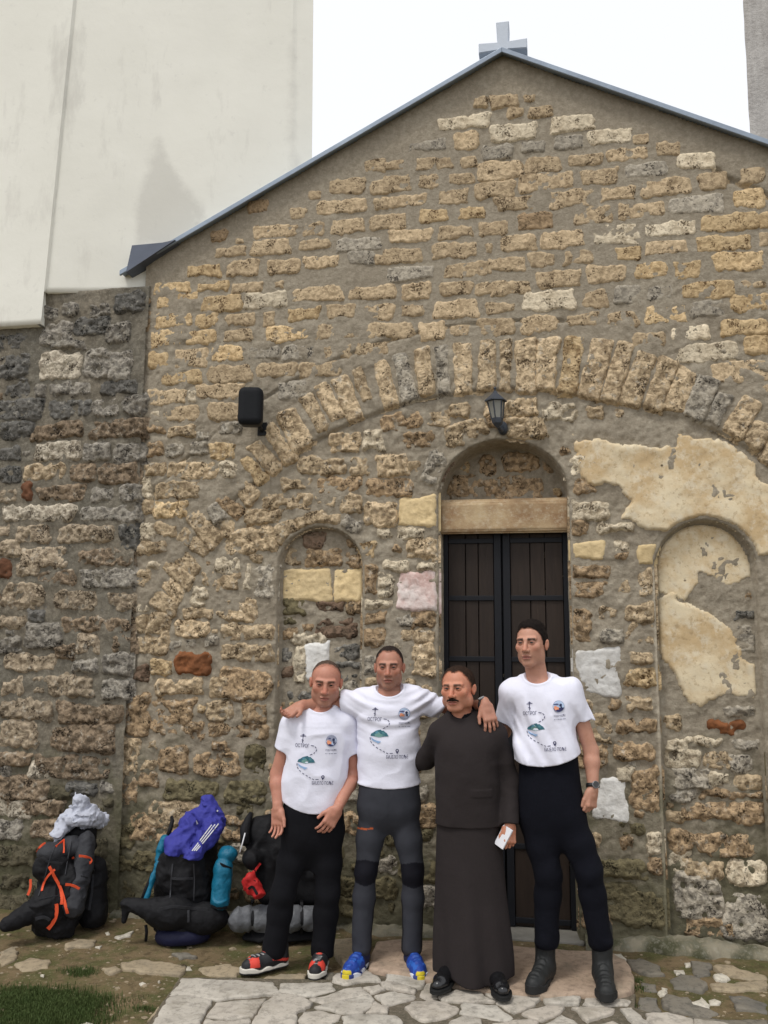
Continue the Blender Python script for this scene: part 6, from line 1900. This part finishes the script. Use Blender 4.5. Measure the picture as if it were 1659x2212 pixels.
# ---- 1: grey rucksack with orange straps
fr = Frame(112, 2018)
def T1(x, y, dy): return fr.L(*cu('S', x, y), dy)
bag = thing('rucksack', 'dark grey rucksack with bright orange straps leaning on the wall at far left', 'rucksack', tuple(fr.o), 'rucksacks leaning on the wall')
parts = []
a, b, m_ = T1(700, 1720, .03), T1(990, 680, .22), T1(820, 1250, .10)
def f1(P):
    d = smin(cone(P, a, m_, .135, .150), cone(P, m_, b, .150, .105), .06)
    d = smin(d, ell(P, T1(600, 1560, -.06), (.12, .085, .14)), .03)
    d = smin(d, ell(P, T1(640, 1050, -.03), (.095, .07, .12)), .02)
    d = smin(d, ell(P, T1(860, 1350, -.03), (.10, .08, .16)), .02)
    d = np.maximum(d, .004-P[:, 2])
    return d+crumple(P, 5, .013, 10)+crumple(P, 6, .003, 28)
sdf_part(fr, 'body', f1, [a, b, m_], .2, .0065, M_NY1, bag, parts)
c1, c2 = T1(1090, 720, .05), T1(930, 1520, -.10)
sdf_part(fr, 'side_pocket', lambda P: cone(P, c1, c2, .055, .066)+crumple(P, 8, .008, 10)+crumple(P, 9, .003, 26), [c1, c2], .08, .0055, M_NY2, bag, parts)
d1, d2 = T1(560, 860, -.02), T1(780, 880, -.0)
sdf_part(fr, 'lid', lambda P: smin(ell(P, T1(660, 860, .0), (.095, .085, .065)), ell(P, T1(880, 790, .08), (.10, .09, .07)), .03)+crumple(P, 9, .006, 10), [d1, d2], .13, .006, M_NY2, bag, parts)
e1, e2 = T1(420, 1600, -.06), T1(90, 1760, -.10)
sdf_part(fr, 'hip_belt', lambda P: np.maximum(cone(P, e1, e2, .068, .044)+crumple(P, 12, .005, 11)+crumple(P, 13, .0025, 26), .004-P[:, 2]), [e1, e2], .10, .006, M_NY1, bag, parts)
g1, g2 = T1(1200, 1050, .16), T1(1180, 1640, .10)
sdf_part(fr, 'back_panel', lambda P: np.maximum(cone(P, g1, g2, .065, .095)+crumple(P, 14, .010, 11), .004-P[:, 2]), [g1, g2], .11, .007, M_NY1, bag, parts)
bv = merged_bvh(parts)
for line, w in (([(615, 1020), (680, 1150), (760, 1290), (800, 1420), (855, 1640)], .019), ([(705, 1060), (600, 1150), (545, 1250), (525, 1360)], .013), ([(765, 1310), (785, 1440), (770, 1530)], .019),
                ([(700, 1490), (715, 1570), (690, 1700), (640, 1770), (590, 1830)], .030), ([(805, 690), (795, 880)], .020), ([(690, 795), (780, 715), (820, 690)], .013),
                ([(890, 940), (950, 910)], .013), ([(980, 900), (1100, 910), (1180, 955), (1110, 1000)], .016), ([(805, 1260), (920, 1265), (1015, 1325)], .016),
                ([(460, 865), (520, 760), (590, 735)], .015), ([(385, 1180), (390, 1300), (345, 1410)], .017)):
    ribbon(bv, 'S', line, w, M_ORANGE, bag)
for line, w in (([(700, 760), (640, 900), (560, 1180), (480, 1420)], .006), ([(900, 700), (860, 900), (820, 1150)], .006), ([(480, 1450), (620, 1420), (740, 1400)], .007), ([(1000, 1150), (1130, 1180)], .012), ([(560, 960), (700, 990), (800, 1000)], .014),
                ([(1180, 1050), (1160, 1350), (1120, 1600)], .014), ([(430, 1700), (560, 1660), (640, 1720)], .02)):
    ribbon(bv, 'S', line, w, M_NY2, bag, 'webbing')
# ---- the grey shirt thrown over it
def shirt_heap(P):
    d = ell(P, T1(1040, 400, .20), (.125, .10, .062))
    d = smin(d, cone(P, T1(880, 480, .16), T1(720, 620, .10), .050, .032), .03)
    d = smin(d, rbox(P, T1(980, 250, .17), (.040, .035, .055), .02), .03)
    d = smin(d, ell(P, T1(1230, 420, .22), (.055, .07, .055)), .02)
    d = smin(d, ell(P, T1(1000, 460, .10), (.09, .04, .035)), .02)
    return d+crumple(P, 21, .020, 13)+crumple(P, 25, .006, 30)
V, Q = mesh_sdf(shirt_heap, *bounds([T1(1040, 400, .18)], .24), .0045)
obj('crumpled_shirt', mk_mesh('crumpled_shirt', fr.W(V), Q), cloth_mat('grey_jersey', (.46, .48, .55), .9, 420, .3, .05), None,
    'crumpled pale grey shirt thrown over the orange-strapped rucksack', 'shirt')

# ---- 2: black rucksack with blue sacks
fr = Frame(398, 2030)
def T2(x, y, dy): return fr.L(*cu('T', x, y), dy)
bag2 = thing('rucksack', 'black rucksack with a shiny blue sack strapped to its side, second from left', 'rucksack', tuple(fr.o), 'rucksacks leaning on the wall')
parts = []
def f2(P):
    d = smin(cone(P, T2(880, 1600, .06), T2(930, 1150, .12), .165, .182), cone(P, T2(930, 1150, .12), T2(1080, 520, .24), .182, .12), .06)
    d = smin(d, ell(P, T2(860, 1000, -.03), (.14, .07, .15)), .04)
    d = np.maximum(d, .003-P[:, 2])
    return d+crumple(P, 31, .013, 9)+crumple(P, 32, .003, 28)
sdf_part(fr, 'body', f2, [T2(880, 1640, .06), T2(1100, 520, .24), T2(960, 1150, .12)], .2, .007, M_NY1, bag2, parts)
def f2b(P):
    d = smin(ell(P, T2(740, 1480, -.09), (.15, .08, .10)), ell(P, T2(1120, 1540, -.08), (.15, .08, .095)), .02)
    d = smin(d, cone(P, T2(560, 1450, -.08), T2(240, 1370, -.02), .070, .034), .03)
    d = smin(d, cone(P, T2(230, 1380, -.02), T2(200, 1570, -.02), .028, .016), .02)
    return np.maximum(d, .004-P[:, 2])+crumple(P, 33, .004, 11)+crumple(P, 34, .0025, 26)
sdf_part(fr, 'hip_belt', f2b, [T2(200, 1400, 0), T2(1300, 1560, 0)], .22, .0065, M_NY1, bag2, parts)
sdf_part(fr, 'bottom_pocket', lambda P: np.maximum(ell(P, T2(880, 1730, -.03), (.17, .11, .075)), .002-P[:, 2])+crumple(P, 35, .003, 9), [T2(880, 1730, 0)], .2, .007, M_BLUEB, bag2, parts)
def f2c(P):
    d = smin(cone(P, T2(1340, 960, -.06), T2(1300, 1330, -.10), .058, .056), ell(P, T2(1395, 800, -.03), (.060, .055, .055)), .01)
    return d+crumple(P, 37, .006, 14)
sdf_part(fr, 'blue_sack', f2c, [T2(1400, 760, 0), T2(1310, 1350, -.05)], .15, .005, M_TEAL, bag2, parts)
sdf_part(fr, 'blue_sack', lambda P: cone(P, T2(665, 640, .06), T2(600, 860, .04), .028, .024)+crumple(P, 39, .006, 16), [T2(660, 640, .06), T2(600, 860, .04)], .06, .005, M_TEAL, bag2, parts)
sdf_part(fr, 'blue_sack', lambda P: cone(P, T2(590, 900, .02), T2(450, 1330, -.02), .017, .016)+crumple(P, 40, .004, 16), [T2(590, 900, .02), T2(450, 1330, -.02)], .06, .005, M_TEAL, bag2, parts)
mb = MB(); mb.tube([fr.W(T2(*p)) for p in ((700, 600, .10), (735, 500, .12), (755, 420, .15), (748, 375, .18))], [.012, .014, .013, .010], 8); mb.build('shoulder_strap', M_NY1, bag2, True)
mb = MB(); mb.tube([fr.W(T2(*p)) for p in ((640, 800, .03), (540, 1000, .01), (450, 1200, -.01), (405, 1330, -.02))], .011, 8); mb.build('frame_strap', M_NY1, bag2, True)
mb = MB(); mb.tube([fr.W(T2(*p)) for p in ((450, 1620, -.05), (460, 1700, -.05), (450, 1800, -.04))], .010, 8); mb.build('belt_end', M_NY1, bag2, True)
bv = merged_bvh(parts)
ribbon(bv, 'T', [(1255, 880), (1330, 930), (1440, 975)], .018, M_NY1, bag2); ribbon(bv, 'T', [(1190, 1390), (1290, 1430), (1400, 1410)], .016, M_NY1, bag2)
for line, w in (([(760, 900), (740, 1100), (730, 1320)], .008), ([(1000, 900), (1010, 1100), (1000, 1350)], .008), ([(740, 1080), (870, 1090), (1005, 1080)], .014), ([(600, 1440), (760, 1400), (930, 1420), (1180, 1440)], .018), ([(940, 1430), (940, 1600)], .014)):
    ribbon(bv, 'T', line, w, M_NY2, bag2, 'webbing')
# ---- blue track jacket
def f_jk(P):
    d = ell(P, T2(1120, 420, .14), (.115, .085, .095))
    d = smin(d, cone(P, T2(1150, 330, .14), T2(1165, 195, .18), .060, .026), .03)
    d = smin(d, cone(P, T2(1220, 500, .04), T2(975, 840, -.10), .055, .034), .025)
    d = smin(d, cone(P, T2(960, 520, .05), T2(760, 700, -.02), .062, .050), .03)
    d = smin(d, cone(P, T2(790, 680, -.03), T2(715, 830, -.06), .040, .022), .02)
    d = smin(d, cone(P, T2(960, 500, .03), T2(900, 740, -.07), .05, .03), .03)
    cut = (P-T2(960, 862, -.1))@unit((-.2, -.1, -1))
    return np.maximum(d+crumple(P, 51, .016, 12)+crumple(P, 55, .004, 30), cut)
V, Q = mesh_sdf(f_jk, *bounds([T2(1165, 195, .18), T2(975, 840, -.1), T2(715, 830, -.06), T2(1300, 420, .1)], .09), .0048)
jkt = obj('track_jacket', mk_mesh('track_jacket', fr.W(V), Q), cloth_mat('blue_track_cloth', (.035, .038, .26), .7, 420, .2, .12, .3), None,
          'crumpled blue track jacket with three white sleeve stripes over the second rucksack', 'jacket')
bj = merged_bvh([(fr.W(V), Q)])
for off in (0, 1, 2):
    ox, oy = off*30, off*6
    ribbon(bj, 'T', [(1215+ox*1.3, 455-oy), (1120+ox, 580+oy*.5), (1040+ox*.9, 690), (972+ox*.75, 775)], .0062, M_WHITEB, jkt, 'stripe', .0018)
ribbon(bj, 'T', [(1015, 410), (1050, 470)], .014, M_WHITEB, jkt, 'tag', .002)
ribbon(bj, 'T', [(1260, 320), (1285, 292)], .009, M_WHITEB, jkt, 'stripe', .002)

# ---- 3: black rucksack behind the shorter man
fr = Frame(600, 2030)
def T3(x, y, dy): return fr.L(*cu('Q', x, y), dy)
bag3 = thing('rucksack', 'black rucksack with red details and grey rolled mat behind the shorter man', 'rucksack', tuple(fr.o), 'rucksacks leaning on the wall')
parts = []
def f3(P):
    d = rbox(P, T3(420, 560, .12), (.22, .11, .22), .09)
    d = smin(d, ell(P, T3(260, 360, .12), (.13, .09, .11)), .05)
    d = smin(d, ell(P, T3(200, 500, .02), (.07, .07, .06)), .04)
    return d+crumple(P, 61, .012, 8)
sdf_part(fr, 'body', f3, [T3(420, 560, .12)], .36, .008, M_NY1, bag3, parts)
def f3r(P):
    d = cone(P, T3(120, 855, -.02), T3(540, 850, -.02), .072, .074)
    for x in (195, 480): d = d+.012*np.exp(-((P[:, 0]-T3(x, 850, 0)[0])/.014)**2)
    return np.maximum(d+crumple(P, 63, .009, 12), .004-P[:, 2])
sdf_part(fr, 'rolled_mat', f3r, [T3(120, 855, -.02), T3(540, 850, -.02)], .11, .006, M_SILV, bag3, parts)
sdf_part(fr, 'base', lambda P: np.maximum(ell(P, T3(360, 960, .03), (.24, .11, .06)), .003-P[:, 2])+crumple(P, 65, .008, 9), [T3(360, 960, .03)], .27, .009, M_NY1, bag3, parts)
mb = MB(); mb.tube([fr.W(T3(*p)) for p in ((150, 420, -.0), (150, 330, .05), (170, 270, .08), (185, 232, .10))], [.030, .034, .024, .012], 10); mb.build('shoulder_strap', M_NY1, bag3, True)
mb = MB(); mb.tube([fr.W(T3(*p)) for p in ((150, 352, -.03), (135, 410, -.04), (118, 468, -.05))], .0042, 8); mb.build('drinking_tube', M_WHITEB, bag3, True)
sdf_part(fr, 'shoe', lambda P: smin(cone(P, T3(185, 610, -.07), T3(230, 700, -.08), .030, .036), ell(P, T3(170, 660, -.07), (.04, .03, .05)), .02)+crumple(P, 67, .008, 20), [T3(190, 650, -.07)], .10, .0055, M_RED, bag3, parts)
sdf_part(fr, 'red_pouch', lambda P: smin(ell(P, T3(520, 450, .02), (.030, .04, .045)), cone(P, T3(505, 400, .04), T3(515, 430, .04), .008, .016), .02)+crumple(P, 68, .005, 18), [T3(520, 440, .02)], .08, .005, M_RED, bag3, parts)
sdf_part(fr, 'red_pouch', lambda P: ell(P, T3(465, 550, -.0), (.030, .03, .020))+crumple(P, 69, .005, 18), [T3(465, 550, 0)], .06, .005, M_RED, bag3, parts)
bv = merged_bvh(parts)
for line, w, m in (([(195, 735), (190, 850), (200, 960)], .022, M_NY1), ([(482, 740), (485, 850), (480, 950)], .02, M_NY1), ([(165, 690), (190, 655), (225, 720)], .016, M_NY1), ([(200, 560), (215, 600), (205, 640)], .014, M_NY1),
                   ([(205, 580), (225, 545), (245, 525)], .014, M_RED), ([(440, 600), (480, 570)], .012, M_SILV), ([(580, 640), (583, 655)], .008, M_WHITEB)):
    ribbon(bv, 'Q', line, w, m, bag3)
